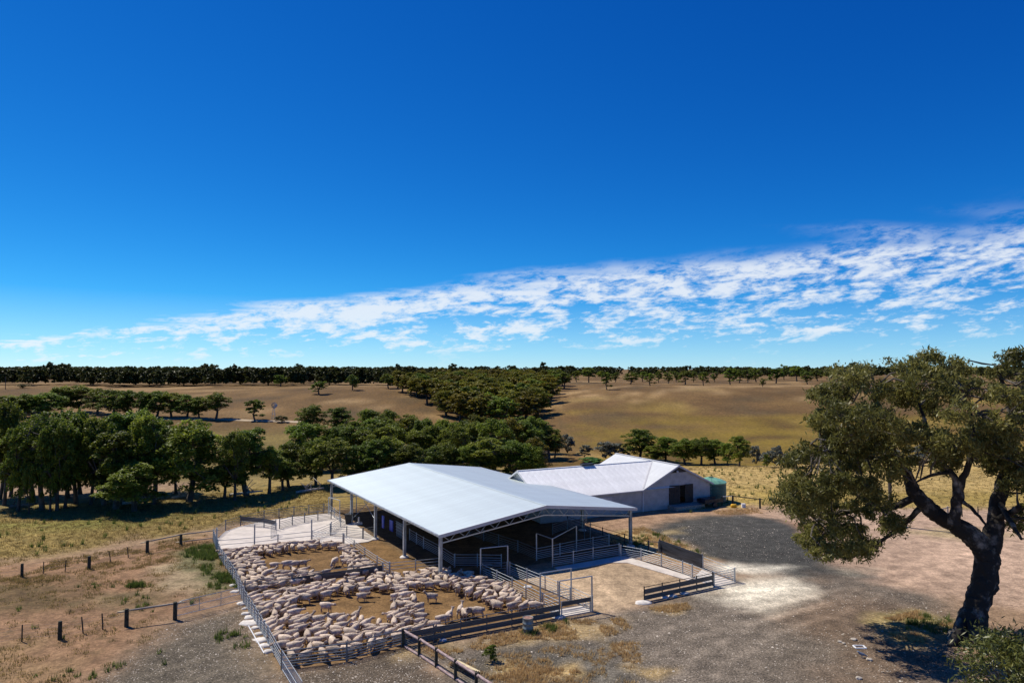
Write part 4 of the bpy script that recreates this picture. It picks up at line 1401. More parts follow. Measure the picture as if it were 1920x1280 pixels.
# windmill pump in the far paddock
wp = Gt(513, 790)
wm = empty('windmill', wp, 'small steel windmill pump by the far track', 'windmill')
HM = 6.8
for sx, sy in ((-1, -1), (1, -1), (1, 1), (-1, 1)):
    bar('leg', wm, wp + Vector((sx * .8, sy * .8, 0)), wp + Vector((sx * .12, sy * .12, HM)), .06, .06, M_GALV)
for z in (1.5, 3.2, 4.8):
    f = .8 - .68 * z / HM
    for (x0, y0_), (x1, y1_) in (((-1, -1), (1, -1)), ((1, -1), (1, 1)), ((1, 1), (-1, 1)), ((-1, 1), (-1, -1))):
        bar('girt', wm, wp + Vector((x0 * f, y0_ * f, z)), wp + Vector((x1 * f, y1_ * f, z)), .035, .035, M_GALV)
hub = wp + Vector((.3, -.5, HM + .2))
for k in range(16):
    a = 2 * math.pi * k / 16
    mb = MB()
    ra = Vector((math.cos(a), 0, math.sin(a)))
    ta = Vector((-math.sin(a), .45, math.cos(a))).normalized()
    q0, q1 = hub + ra * .5, hub + ra * 1.35
    vs = [q0 - ta * .08, q0 + ta * .08, q1 + ta * .2, q1 - ta * .2]
    mb.add(vs + [v + Vector((0, .02, 0)) for v in vs], [(0, 1, 2, 3), (7, 6, 5, 4), (0, 4, 5, 1), (1, 5, 6, 2), (2, 6, 7, 3), (3, 7, 4, 0)])
    put('blade', mb.mesh('blade', M_GALV if k % 2 else M_GALVD), wm)
bar('tail_vane', wm, hub + Vector((0, .5, 0)), hub + Vector((.7, 2.2, 0)), .02, .4, M_GALV, 'box')
mb = MB()
mb.tube([hub + Vector((0, -.1, 0)), hub + Vector((0, .6, 0))], .14, 10)
put('gearbox', mb.mesh('gearbox', M_GALVD), wm)

# ------------------------------------------------------------------ sheep
def sheep_mesh(name, neck, head, muzzle, stride=0.0, lean=0.0):
    """body along +x; neck/head/muzzle points; grown from a jointed skeleton"""
    V_, E_, R_ = [], [], []

    def add(p, r, par=None):
        V_.append(p)
        R_.append(r)
        if par is not None:
            E_.append((par, len(V_) - 1))
        return len(V_) - 1
    hip = add((-.31, 0, .64), (.20, .235))
    rump = add((-.45, lean * .3, .62), (.155, .18), hip)
    tail = add((-.535, lean * .3, .50), (.035, .035), rump)
    mid = add((-.04, 0, .585), (.235, .275), hip)
    sho = add((.23, 0, .62), (.175, .235), mid)
    nb = add((.37, neck[1] * .3, .69 + (neck[2] - .8) * .25), (.10, .12), sho)
    nk = add(neck, (.068, .085), nb)
    hd = add(head, (.075, .085), nk)
    mz = add(muzzle, (.042, .045), hd)
    for sg in (-1, 1):
        ea = add((head[0] - .02, head[1] + sg * .17, head[2] + .04), (.022, .034), hd)
        st = stride * sg
        a = add((.27 + st * .2, sg * .1, .40), (.07, .075), sho)
        k = add((.28 + st * .7, sg * .105, .22), (.036, .036), a)
        add((.28 + st, sg * .105, .02), (.032, .032), k)
        a = add((-.33 - st * .2, sg * .115, .42), (.085, .095), hip)
        k = add((-.43 - st * .6, sg * .115, .24), (.036, .038), a)
        add((-.37 - st, sg * .115, .02), (.032, .032), k)
    me = bpy.data.meshes.new(name + '_skel')
    me.from_pydata(V_, E_, [])
    o = bpy.data.objects.new(name + '_skel', me)
    COL.objects.link(o)
    sk = o.modifiers.new('skin', 'SKIN')
    sk.use_smooth_shade = True
    if not me.skin_vertices:
        bm = bmesh.new()
        bm.from_mesh(me)
        bm.verts.layers.skin.verify()
        bm.to_mesh(me)
        bm.free()
    for i, sv in enumerate(me.skin_vertices[0].data):
        sv.radius = R_[i]
        sv.use_root = (i == 0)
    ss = o.modifiers.new('sub', 'SUBSURF')
    ss.levels = ss.render_levels = 1
    bpy.context.view_layer.update()
    dg = bpy.context.evaluated_depsgraph_get()
    out = bpy.data.meshes.new_from_object(o.evaluated_get(dg))
    out.name = name
    bpy.data.objects.remove(o)
    out.materials.clear()
    out.materials.append(M_WOOL)
    out.materials.append(M_FACE)
    hv = Vector(head)
    mi = []
    for p in out.polygons:
        c_ = p.center
        mi.append(1 if (c_.z < .33 or (c_ - hv).length < .13 or (c_ - Vector(muzzle)).length < .12 or abs(c_.y - hv.y) > .09 and (c_ - hv).length < .24 and c_.x > hv.x - .08 and c_.x > .4) else 0)
    out.polygons.foreach_set('material_index', mi)
    out.polygons.foreach_set('use_smooth', [True] * len(out.polygons))
    return out


SHEEP = [sheep_mesh('sheep_up', (.54, 0, .83), (.61, 0, .93), (.75, 0, .86)),
         sheep_mesh('sheep_low', (.56, .02, .66), (.66, .04, .66), (.79, .05, .58), .05),
         sheep_mesh('sheep_left', (.52, .07, .78), (.58, .17, .84), (.66, .29, .79), .04),
         sheep_mesh('sheep_right', (.52, -.07, .74), (.59, -.16, .77), (.67, -.28, .71), -.05),
         sheep_mesh('sheep_forward', (.57, 0, .74), (.68, 0, .77), (.81, 0, .72), .08, .1),
         sheep_mesh('sheep_grazing', (.58, 0, .48), (.66, .02, .28), (.72, .03, .13), .07)]
wpoly = lambda pts: [tuple(G(*p)[:2]) for p in pts]
UPPER = wpoly([(411, 1043), (476, 1034), (521, 1029), (584, 1023), (640, 1026), (662, 1041), (683, 1057), (706, 1073), (722, 1083), (640, 1094), (548, 1107), (462, 1120), (446, 1092), (424, 1060)])
LOWER = wpoly([(464, 1125), (548, 1112), (640, 1099), (722, 1087), (826, 1077), (898, 1088), (955, 1115), (1010, 1146), (1030, 1158), (900, 1182), (762, 1208), (650, 1234), (536, 1250), (500, 1196)])
UB = wpoly([(478, 1046), (520, 1042), (560, 1038), (605, 1031), (641, 1031), (643, 1052), (652, 1070), (664, 1086), (655, 1099), (600, 1106), (596, 1094), (582, 1080), (555, 1080), (528, 1084), (500, 1078), (485, 1066)])
LB1 = wpoly([(546, 1142), (580, 1130), (640, 1121), (690, 1109), (745, 1112), (750, 1130), (740, 1146), (726, 1166), (704, 1176), (680, 1176), (668, 1164), (640, 1170), (600, 1172), (560, 1170)])
LB2 = wpoly([(748, 1114), (800, 1109), (840, 1108), (872, 1122), (905, 1127), (915, 1141), (950, 1152), (1015, 1148), (1032, 1158), (940, 1177), (880, 1190), (832, 1198), (826, 1190), (806, 1182), (790, 1170), (788, 1136)])
spots = []           # (x, y, heading, variant, label or None)


def hd_px(a, b_):
    v = G(*b_) - G(*a)
    return math.atan2(v.y, v.x)


SING = [(627, 1062, -1.75, 5, 'lone sheep grazing head down on bare ground in the upper pen'),
        (568, 1064, .25, 4, 'sheep walking right at the edge of the upper pen bare ground'),
        (553, 1066, .3, 1, 'sheep just left of the one walking right in upper pen'),
        (540, 1067, .35, 1, 'third sheep back in the short file walking right, upper pen'),
        (612, 1082, .5, 0, 'sheep with raised head just above the pen dividing fence'),
        (515, 1068, .1, 1, 'sheep at the left end of the upper pen bare ground'),
        (809, 1129, 3.1, 0, 'lone sheep facing left on the open floor of the front pen'),
        (870, 1162, -1.3, 1, 'sheep with its back turned in the small middle group'),
        (863, 1156, 1.4, 0, 'sheep facing away with raised head in the small middle group'),
        (881, 1156, .2, 3, 'pale sheep facing left neighbour in the small middle group'),
        (895, 1158, 3.0, 1, 'rightmost sheep of the small group on open floor'),
        (842, 1166, 1.2, 0, 'sheep seen from behind left of the small middle group'),
        (829, 1172, .3, 1, 'sheep by the board fence with its head behind another'),
        (926, 1141, 2.9, 1, 'upper sheep of the pair near the right bare patch'),
        (931, 1146, 2.95, 3, 'lower sheep of the pair near the right bare patch'),
        (1003, 1147, -.3, 1, 'sheep nosing the board fence at the right corner of the front pen'),
        (679, 1127, .15, 4, 'sheep walking right on bare floor below the crowd'),
        (685, 1118, .2, 4, 'sheep above the one walking right on bare floor'),
        (612, 1148, -.2, 1, 'sheep facing right at the left edge of the lower bare patch'),
        (546, 1134, .0, 1, 'dark sided sheep at the left tip of the lower bare patch'),
        (720, 1112, .1, 0, 'sheep standing apart below the crowd by the divider'),
        (762, 1110, -1.4, 0, 'sheep seen end on below the crowd near the shed column')]
for px_, py_, h_, v_, lab in SING:
    p = G(px_, py_)
    spots.append((p.x, p.y, h_, v_, lab))
rr = random.Random(21)


def crowd(poly, bare, ang, seed):
    xs, ys = [p[0] for p in poly], [p[1] for p in poly]
    n = 0
    C_ = []
    cand = np.random.default_rng(seed).uniform((min(xs), min(ys)), (max(xs), max(ys)), (26000, 2))
    d = sdist(cand[:, 0], cand[:, 1], poly)
    ok = d > 0.22
    for b_ in bare:
        ok &= sdist(cand[:, 0], cand[:, 1], b_) < -0.05
    for (x, y), dd in zip(cand[ok], d[ok]):
        h_ = ang(x, y, rr)
        cs, sn = math.cos(h_), math.sin(h_)
        good = True
        for q in spots:
            dx, dy = q[0] - x, q[1] - y
            if dx * dx + dy * dy > 1.5:
                continue
            c2, s2 = math.cos(q[2]), math.sin(q[2])
            l1, w1 = dx * cs + dy * sn, -dx * sn + dy * cs
            l2, w2 = dx * c2 + dy * s2, -dx * s2 + dy * c2
            if min((l1 / .88) ** 2 + (w1 / .43) ** 2, (l2 / .88) ** 2 + (w2 / .43) ** 2) < 0.9:
                good = False
                break
        if good:
            e = abs(cs) * 0.35 + 0.2
            spots.append((x, y, h_, rr.choice((0, 1, 1, 2, 3, 4, 4)), None))


def angL(x, y, r):
    base = 0.55 + 1.6 * (float(fbm(x / 5.0 + 9, y / 5.0, 77, 2)) - .5) * 2
    if r.random() < .35:
        base += math.pi
    return base + r.gauss(0, .5) + (r.uniform(-1.6, 1.6) if r.random() < .22 else 0)


def angU(x, y, r):
    base = 0.1 + 1.3 * (float(fbm(x / 5.0 + 2, y / 5.0, 78, 2)) - .5) * 2
    if r.random() < .4:
        base += math.pi
    return base + r.gauss(0, .5) + (r.uniform(-1.6, 1.6) if r.random() < .22 else 0)


nsing = len(spots)
crowd(LOWER, (LB1, LB2), angL, 5)
nlow = len(spots)
crowd(UPPER, (UB,), angU, 6)
# clump of sheep between the two bare patches
for px_, py_ in ((743, 1128), (752, 1138), (762, 1130), (772, 1140), (757, 1148), (783, 1136), (745, 1152), (770, 1152)):
    p = G(px_, py_)
    if all((q[0] - p.x) ** 2 + (q[1] - p.y) ** 2 > .3 for q in spots):
        spots.append((p.x, p.y, rr.uniform(-.4, 1.2) + (math.pi if rr.random() < .4 else 0), rr.choice((0, 1, 4)), None))
order = sorted(range(len(spots)), key=lambda i: (spots[i][4] is None, spots[i][1]))
stuffV, stuffF, stuffM, nst = [], [], [], 0
print('sheep', len(spots), 'single', nsing, 'lower', nlow - nsing)
SCACHE = []
ANCH_L = [(575, 1238, 'cream sheep jammed against the front rail fence'), (690, 1215, 'cream sheep in the mob beside the log rail corner'), (490, 1150, 'cream sheep packed along the left fence of the front pen'),
          (520, 1195, 'cream sheep packed beside the row of white footings'), (620, 1190, 'cream sheep in the mob below the lower bare patch'), (610, 1118, 'cream sheep in the band below the dark dividing boards'),
          (765, 1145, 'cream sheep in the cluster between the two bare patches'), (800, 1090, 'cream sheep in the mob around the front shed column'), (930, 1120, 'cream sheep in the mob along the drafting alley rails'), (760, 1190, 'cream sheep crowded left of the small middle group')]
ANCH_U = [(440, 1055, 'cream sheep in the back left corner of the upper pen'), (560, 1030, 'cream sheep lined along the back rails of the upper pen'), (685, 1065, 'cream sheep lined along the slanting rails of the upper pen'),
          (490, 1090, 'cream sheep in the lower left mob of the upper pen'), (580, 1100, 'cream sheep above the dark dividing boards')]
for me in SHEEP:
    v = np.empty(len(me.vertices) * 3, np.float32)
    me.vertices.foreach_get('co', v)
    SCACHE.append((v.reshape(-1, 3), [tuple(p.vertices) for p in me.polygons], [p.material_index for p in me.polygons]))
for rank, i in enumerate(order):
    x, y, h_, v_, lab = spots[i]
    sc = rr.uniform(.77, .97)
    zz = 0.0
    if rank < 300:
        o = put('sheep', SHEEP[v_], None, Matrix.Translation((x, y, zz)) @ Matrix.Rotation(h_, 4, 'Z') @ Matrix.Diagonal((sc, sc * rr.uniform(.95, 1.1), sc, 1)))
        up_ = any(inpoly(np.array([x]), np.array([y]), UPPER))
        if lab is None:
            best = min(ANCH_U if up_ else ANCH_L, key=lambda q: (G(q[0], q[1]).x - x) ** 2 + (G(q[0], q[1]).y - y) ** 2)
            lab = best[2]
        tag(o, lab, 'sheep', 'sheep in the upper pen' if up_ else 'sheep in the front pen')
    else:
        vv, ff, mm = SCACHE[v_]
        cs, sn = math.cos(h_), math.sin(h_)
        w = np.stack([(vv[:, 0] * cs - vv[:, 1] * sn) * sc + x, (vv[:, 0] * sn + vv[:, 1] * cs) * sc + y, vv[:, 2] * sc], 1)
        stuffV.append(w)
        stuffF += [tuple(k + nst for k in f) for f in ff]
        stuffM += mm
        nst += len(vv)
if stuffV:
    me = bpy.data.meshes.new('sheep_flock')
    me.from_pydata(np.concatenate(stuffV).tolist(), [], stuffF)
    me.materials.append(M_WOOL)
    me.materials.append(M_FACE)
    me.polygons.foreach_set('material_index', stuffM)
    me.polygons.foreach_set('use_smooth', [True] * len(me.polygons))
    tag(put('sheep_flock', me), 'farthest packed sheep along the back fence of the upper pen', 'sheep', None, 'stuff')

# ------------------------------------------------------------------ trees
def leaf_arrays(C_, Ln, Wd, rng, droop=0.0, tint=None, upb=0.0, flat=1.0):
    n = len(C_)
    d = rng.normal(size=(n, 3))
    d[:, 2] = d[:, 2] * flat - droop
    d /= np.linalg.norm(d, axis=1)[:, None]
    s = rng.normal(size=(n, 3))
    s[:, 2] *= (1 - upb)
    s -= d * (s * d).sum(1)[:, None]
    s /= np.linalg.norm(s, axis=1)[:, None] + 1e-9
    ln = Ln * rng.uniform(.7, 1.3, n)[:, None]
    wd = Wd * rng.uniform(.7, 1.3, n)[:, None]
    V_ = np.stack([C_ - d * ln / 2, C_ + s * wd / 2, C_ + d * ln / 2, C_ - s * wd / 2], 1).reshape(-1, 3)
    Q = np.arange(4 * n).reshape(-1, 4)
    if tint is None:
        tint = rng.uniform(0, 1, n)
    return V_, Q, tint


def gen_tree(seed, style, nclump, per, Ln, Wd, H_=10.0, W_=8.0, bark=None, fol=None):
    rng = np.random.default_rng(seed)
    cfg = {'round': (.2, .52, .48, .72), 'tall': (.26, .58, .43, .72), 'umbrella': (.24, .6, .4, .62), 'bush': (.02, .45, .52, .7), 'pine': (.1, .52, .48, .75)}[style]
    tb, cz, rz, low = cfg
    C_, rad = [], []
    nlob = int(rng.integers(10, 14)) if style != 'bush' else 9
    lobes = []
    z0_, z1_ = H_ * max(.2, cz - rz * low), H_ * (cz + rz * .62)
    for k in range(nlob):
        zf = (k + rng.uniform(.1, .9)) / nlob
        zz_ = z0_ + (z1_ - z0_) * zf
        prof_ = math.sqrt(max(.12, 1 - (abs(zf - .45) / .62) ** 2))
        an = k * 2.4 + rng.uniform(-.7, .7)
        rr_ = rng.uniform(.45, .8) * prof_ * W_ / 2 * .85
        lobes.append((np.array([math.cos(an) * rr_, math.sin(an) * rr_, zz_]), rng.uniform(.36, .52) * W_ / 2))
    lobes.append((np.array([0, 0, H_ * (cz + rz * .55)]), .42 * W_ / 2))
    ltint = rng.uniform(-.18, .18, len(lobes))
    tl = []
    while len(C_) < nclump:
        j = int(rng.integers(len(lobes)))
        c0, r0 = lobes[j]
        v = rng.normal(size=3)
        v /= np.linalg.norm(v)
        v[2] = v[2] if v[2] > -.35 else -v[2]
        p = c0 + v * np.array([1, 1, 1.0]) * r0 * rng.uniform(.55, 1.0)
        if p[2] < H_ * .06:
            continue
        C_.append(p)
        tl.append(ltint[j])
        rad.append(rng.uniform(.075, .125) * W_)
    C_ = np.array(C_)
    rad = np.array(rad)
    mb = MB()
    lean = rng.normal(0, .04 * H_, 2)
    tr = H_ * .03
    top = Vector((lean[0], lean[1], H_ * (tb + .08)))
    nst = 1 if style != 'bush' else 0
    stems = []
    if nst:
        mb.tube([(0, 0, -.4), (0, 0, .15), (lean[0] * .4, lean[1] * .4, H_ * tb * .5), top], [tr * 1.5, tr * 1.2, tr, tr * .85], 7)
    nl = 6
    idx = rng.choice(len(C_), nl, replace=False)
    nodes = [(np.array(top), tr * .6)]
    for k in idx:
        e = Vector(C_[k])
        m = top.lerp(e, .5) + Vector(rng.normal(0, .03 * H_, 3)) + Vector((0, 0, .04 * H_))
        mb.tube([top, m, e], [tr * .55, tr * .36, tr * .14], 5)
        nodes += [(np.array(m), tr * .3), (np.array(e), tr * .15), (np.array(top.lerp(m, .5)), tr * .4)]
    NP = np.array([n_[0] for n_ in nodes])
    for k in range(len(C_)):
        if k in idx:
            continue
        j = np.argmin(((NP - C_[k]) ** 2).sum(1))
        a, b_ = Vector(NP[j]), Vector(C_[k])
        mb.tube([a, a.lerp(b_, .5) + Vector(rng.normal(0, .015 * H_, 3)), b_], [min(nodes[j][1], tr * .22), tr * .12, tr * .06], 4, cap=False)
    trunk = mb.mesh('trunk', bark or M_BARKF, True)
    pts, tin = [], []
    for c_, r, tl_ in zip(C_, rad, tl):
        v = rng.normal(size=(per, 3))
        v /= np.linalg.norm(v, axis=1)[:, None]
        v[:, 2] = np.where(v[:, 2] < -.25, -v[:, 2] * .6, v[:, 2])
        q = v * (rng.uniform(.45, 1, per) ** .6)[:, None] * r
        q[:, 2] *= .95
        pts.append(c_ + q)
        tin.append(np.clip(.45 + tl_ + rng.uniform(-.2, .2) + rng.normal(0, .2, per), 0, 1))
    V_, Q, tint = leaf_arrays(np.concatenate(pts), Ln, Wd, rng, .05, np.concatenate(tin), .6, .4)
    crown = np_mesh('crown', V_, Q, fol or M_FOL, {'tint': ('FACE', 'FLOAT', tint)})
    return trunk, crown, H_, W_


MID = [gen_tree(100 + k, 'round', 135, 90, .35, .21) for k in range(4)] + [gen_tree(120 + k, 'umbrella', 115, 90, .35, .21) for k in range(2)]
TALL = [gen_tree(140 + k, 'tall', 130, 85, .37, .22, 12, 7, M_BARKP) for k in range(3)]
FAR = [gen_tree(160 + k, 'round' if k < 4 else 'umbrella', 60, 44, .62, .42) for k in range(5)]
BUSH = [gen_tree(180 + k, 'bush', 40, 75, .5, .28, 6, 7) for k in range(3)]
TR = random.Random(99)


def tree(protos, px_, base, top, width, label, group, fol=None, cat='tree', name='gum_tree', loc=None, h=None, w=None, sides=None):
    p = Gt(px_, base) if loc is None else Vector(loc)
    dep = p.y
    hh = h or max(1.0, (base - top) * dep / F)
    wd = w or max(1.0, width * dep / F)
    trunk, crown, H_, W_ = TR.choice(protos)
    e = empty(name, p, label, cat, group)
    M = Matrix.Translation(p - Vector((0, 0, .1))) @ Matrix.Rotation(TR.uniform(0, 6.28), 4, 'Z') @ Matrix.Diagonal((wd / W_, wd / W_, hh / H_ * 1.0, 1))
    put('trunk', trunk, e, M)
    c_ = put('crown', crown, e, M)
    if fol:
        c_.material_slots[0].link = 'OBJECT'
        c_.material_slots[0].material = fol
    return e


g1 = 'gums in the near left row'
for px_, b_, tp, w_, lab in ((34, 958, 800, 62, 'forked gum at the left edge of the near row'), (8, 948, 752, 70, 'tall gum behind the left edge of the near row'),
                             (54, 964, 872, 26, 'thin sapling among the trunks at far left'), (79, 956, 772, 74, None), (94, 959, 800, 44, None), (107, 957, 786, 70, None),
                             (122, 952, 792, 66, None), (143, 944, 776, 84, None), (170, 946, 782, 70, None), (195, 947, 806, 64, None), (217, 954, 806, 84, None), (236, 942, 772, 84, None),
                             (252, 958, 866, 106, 'low spreading bright gum in front of the near row'), (273, 945, 776, 74, None), (288, 946, 784, 62, None),
                             (355, 941, 789, 128, 'big round headed gum standing apart in the left field'), (421, 934, 872, 66, 'small bushy gum right of the big round gum'),
                             (462, 929, 802, 84, 'gum with leaning trunk right of the small bushy gum'), (440, 938, 808, 60, None), (505, 925, 840, 70, None), (530, 920, 862, 62, None)):
    pr = MID if (w_ > 100 or b_ - tp < 110) else TALL + MID[:2]
    if lab is None:
        if px_ > 355:
            lab = {440: 'gum between the small bushy gum and the leaning gum', 505: 'gum at the left end of the wood by the fallen log', 530: 'low gum directly left of the leaning grey log'}[px_]
        else:
            cnt = sum(1 for q in (79, 94, 107, 122, 143, 170, 195, 217, 236, 273, 288) if q >= px_)
            lab = 'dark gum, ' + ('first', 'second', 'third', 'fourth', 'fifth', 'sixth', 'seventh', 'eighth', 'ninth', 'tenth', 'eleventh')[cnt - 1] + ' bare trunk left of the big round gum'
    tree(pr, px_, b_, tp - 4, w_ * 1.15, lab, g1)
for px_, b_, tp, w_ in ((20, 932, 790, 70), (62, 930, 778, 76), (104, 928, 776, 76), (150, 926, 772, 80), (200, 926, 776, 80), (245, 924, 774, 80), (292, 922, 782, 70), (128, 934, 800, 60), (182, 936, 806, 60), (330, 925, 800, 60), (0, 936, 780, 70)):
    tree(MID, px_, b_, tp, w_ * 1.15, 'leafy gum filling the back of the near left row', 'back gums of the near left row')
g2 = 'gums in the wood behind the shed'
row = []
for k in range(13):
    row.append((550 + k * 37 + TR.uniform(-9, 9), 914 - k * .9 + TR.uniform(-3, 3), 828 + TR.uniform(-14, 10), TR.uniform(70, 92)))
for k in range(13):
    row.append((562 + k * 36 + TR.uniform(-9, 9), 884 + TR.uniform(-4, 4), 796 - (k > 6) * 8 + TR.uniform(-10, 8), TR.uniform(64, 86)))
for k in range(11):
    row.append((660 + k * 34 + TR.uniform(-8, 8), 858 + TR.uniform(-4, 4), 783 + TR.uniform(-8, 8), TR.uniform(54, 72)))
row += [(583, 818, 762, 64), (635, 815, 763, 58), (690, 832, 765, 58), (728, 836, 768, 60), (770, 840, 780, 56), (1030, 862, 800, 52), (1010, 850, 790, 60), (985, 845, 785, 60), (1000, 900, 820, 66), (1040, 858, 812, 40)]
for px_, b_, tp, w_ in row:
    lab = 'olive gum along the front edge of the wood behind the silver roof' if b_ > 898 else ('olive gum in the middle of the wood behind the silver roof' if b_ > 868 else 'olive gum at the back of the wood behind the silver roof')
    tree(MID + TALL[:1], px_, b_, tp, w_, lab, g2, M_FOLY if TR.random() < .16 else None)
g3 = 'plantation trees in the gully'
poly = [(742, 728), (790, 722), (900, 716), (1070, 722), (1056, 735), (1024, 742), (1034, 756), (1002, 768), (1012, 784), (980, 806), (900, 812), (862, 802), (838, 782), (828, 768), (800, 764), (790, 748), (760, 744)]
pl_x, pl_y = np.array([p[0] for p in poly]), np.array([p[1] for p in poly])
got = []
tries = 0
while len(got) < 105 and tries < 12000:
    tries += 1
    x, y = TR.uniform(740, 1068), TR.uniform(716, 812)
    if not inpoly(np.array([x]), np.array([y]), poly)[0]:
        continue
    sc = (y - 680) / 100
    if all(((x - q[0]) / (21 * sc + 7)) ** 2 + ((y - q[1]) / (7 * sc + 1.6)) ** 2 > 1 for q in got):
        got.append((x, y))
for x, y in sorted(got, key=lambda q: q[1]):
    hpx = 25 + (y - 716) * .38
    tree(FAR + MID[:2], x, y, y - hpx - TR.uniform(0, 6), hpx * 1.28, 'yellow green plantation tree at the ' + ('far end' if y < 738 else 'middle' if y < 768 else 'near end') + ' of the gully between the paddocks', g3, M_FOLY if TR.random() < .75 else None)
g4 = 'trees in the second row at left'
for px_, b_, tp, w_ in ((12, 786, 740, 60), (48, 784, 738, 58), (84, 784, 735, 60), (118, 776, 722, 52), (150, 774, 721, 56), (182, 777, 727, 54), (212, 780, 730, 54), (240, 781, 730, 50), (266, 782, 732, 50), (294, 782, 731, 54), (322, 783, 735, 52), (350, 784, 740, 48), (374, 785, 742, 40), (70, 776, 744, 50), (30, 772, 742, 46)):
    n_ = sum(1 for q in (12, 30, 48, 70, 84, 118, 150, 182, 212, 240, 266, 294, 322, 350, 374) if q >= px_)
    tree(MID, px_, b_, tp, w_ * 1.12, 'middle distance gum, ' + ('first', 'second', 'third', 'fourth', 'fifth', 'sixth', 'seventh', 'eighth', 'ninth', 'tenth', 'eleventh', 'twelfth', 'thirteenth', 'fourteenth', 'fifteenth')[n_ - 1] + ' left of the rounded end gum', g4)
tree(MID, 405, 786, 738, 60, 'rounded gum at the right end of the middle distance row', g4)
singles = [(478, 788, 748, 44, 'solitary dark tree beside the windmill'), (345, 722, 705, 30, 'pale olive tree in front of the dark far wood'), (452, 720, 699, 30, 'rounded tree left of the pair in front of the wood'),
           (503, 722, 693, 34, 'left tree of the pair on the paddock crest'), (526, 724, 702, 28, 'right smaller tree of the pair on the paddock crest'), (598, 739, 714, 38, 'forked tree standing forward on the left paddock'),
           (606, 722, 694, 30, 'olive tree behind the forked paddock tree'), (617, 722, 700, 30, 'brownish tree right behind the forked paddock tree'), (661, 731, 701, 29, 'single round tree with shadow on the left paddock'),
           (700, 719, 696, 26, 'tree on the crest right of the single round tree'), (728, 728, 700, 34, 'tree at the upper tip of the gully plantation'),
           (1138, 731, 697, 27, 'single tree standing forward on the right paddock')]
for px_, b_, tp, w_, lab in singles:
    tree(FAR[:4], px_, b_, tp, w_, lab, 'lone paddock trees')
g5 = 'trees along the right paddock crest'
for px_, b_, tp, w_ in ((1081, 716, 694, 20), (1104, 717, 688, 30), (1154, 716, 697, 20), (1182, 720, 697, 33), (1219, 723, 699, 26), (1235, 718, 694, 18), (1253, 719, 696, 22), (1285, 721, 694, 32), (1319, 723, 696, 24), (1340, 716, 695, 16), (1369, 721, 689, 32), (1386, 718, 692, 26), (1402, 717, 691, 24), (1418, 716, 688, 28), (1430, 725, 709, 15), (1455, 719, 690, 34), (1470, 712, 683, 20), (1494, 715, 685, 32), (1514, 720, 694, 26), (1533, 714, 690, 26), (1556, 714, 690, 28), (1300, 716, 695, 22), (1268, 716, 695, 20), (1205, 716, 696, 22), (1128, 714, 695, 22)):
    tree(FAR, px_, b_, tp, w_, 'dark gum in the scattered line along the right paddock crest', g5)
g6 = 'creek trees behind the barn'
for px_, b_, tp, w_, lab in ((1199, 862, 804, 74, 'tallest dark gum behind the barn peak'), (1248, 867, 817, 56, 'spreading gum just right of the tallest creek gum'), (1285, 871, 822, 60, None), (1315, 872, 820, 56, None), (1341, 870, 822, 54, None), (1365, 873, 828, 40, None), (1386, 874, 816, 48, 'upright dark gum at the right end of the creek clump'), (1225, 868, 835, 50, None)):
    tree(MID, px_, b_, tp, w_, lab or 'dark gum in the creek clump behind the barn', g6)
g7 = 'grey scrub along the creek'
for px_, b_, tp, w_, lab in ((1062, 852, 815, 44, 'rounded silvery shrub left of the creek clump'), (1097, 858, 834, 32, 'small blue grey shrub near the bright green shrub'), (1135, 862, 827, 46, 'larger blue grey shrub left of the tallest creek gum'), (1160, 862, 830, 40, None), (1417, 873, 834, 30, None), (1456, 876, 836, 42, None), (1480, 877, 848, 40, None), (1440, 876, 845, 34, None), (1510, 873, 842, 44, None), (1540, 872, 840, 44, None), (1575, 872, 838, 46, None), (1620, 872, 836, 50, None), (1670, 872, 838, 50, None), (1720, 872, 834, 54, None), (1770, 872, 836, 54, None), (1830, 874, 838, 54, None), (1890, 874, 838, 54, None)):
    tree(BUSH, px_, b_, tp, w_, lab or 'grey leafless looking scrub along the right creek line', g7, M_FOLG, 'shrub', 'grey_shrub')
tree(BUSH, 1438, 877, 851, 18, 'small dark shrub among the grey scrub', 'dark shrubs', None, 'shrub', 'dark_shrub')
tree(BUSH, 1486, 879, 862, 16, 'second small dark shrub right among the grey scrub', 'dark shrubs', None, 'shrub', 'dark_shrub')
tree(BUSH, 1108, 868, 858, 60, 'low bright green shrub behind the barn roof', None, M_FOLBR, 'shrub', 'green_shrub')
tree(BUSH, 527, 792, 779, 30, 'low round dark bush right of the windmill', 'dark shrubs', M_FOLD, 'shrub', 'dark_shrub')
tree(BUSH, 42, 728, 720, 28, 'low bush beside the far left track', 'dark shrubs', M_FOLD, 'shrub', 'dark_shrub')
tree(BUSH, 920, 1240, 1220, 12, 'small dark upright shrub on the front gravel', 'dark shrubs', None, 'shrub', 'dark_shrub')
# far wood that reads as one mass
frng = np.random.default_rng(5)
FV, FQ, FT, off = [], [], [], 0
far_src = []
for k in range(4):
    _, crown, H_, W_ = gen_tree(300 + k, 'round', 24, 26, 1.3, .95, 10, 8)
    v = np.empty(len(crown.vertices) * 3, np.float32)
    crown.vertices.foreach_get('co', v)
    tn = np.empty(len(crown.polygons), np.float32)
    crown.attributes['tint'].data.foreach_get('value', tn)
    far_src.append((v.reshape(-1, 3), tn))


def far_tree(x, y, h, w):
    global off
    v, tn = far_src[frng.integers(4)]
    a = frng.uniform(0, 6.28)
    z = tz(x, y) - .2 * h
    q = np.stack([(v[:, 0] * math.cos(a) - v[:, 1] * math.sin(a)) * w / 8 + x, (v[:, 0] * math.sin(a) + v[:, 1] * math.cos(a)) * w / 8 + y, v[:, 2] * h * 1.2 / 10 + z], 1)
    FV.append(q)
    FT.append(np.clip(tn + frng.uniform(-.25, .25), 0, 1))


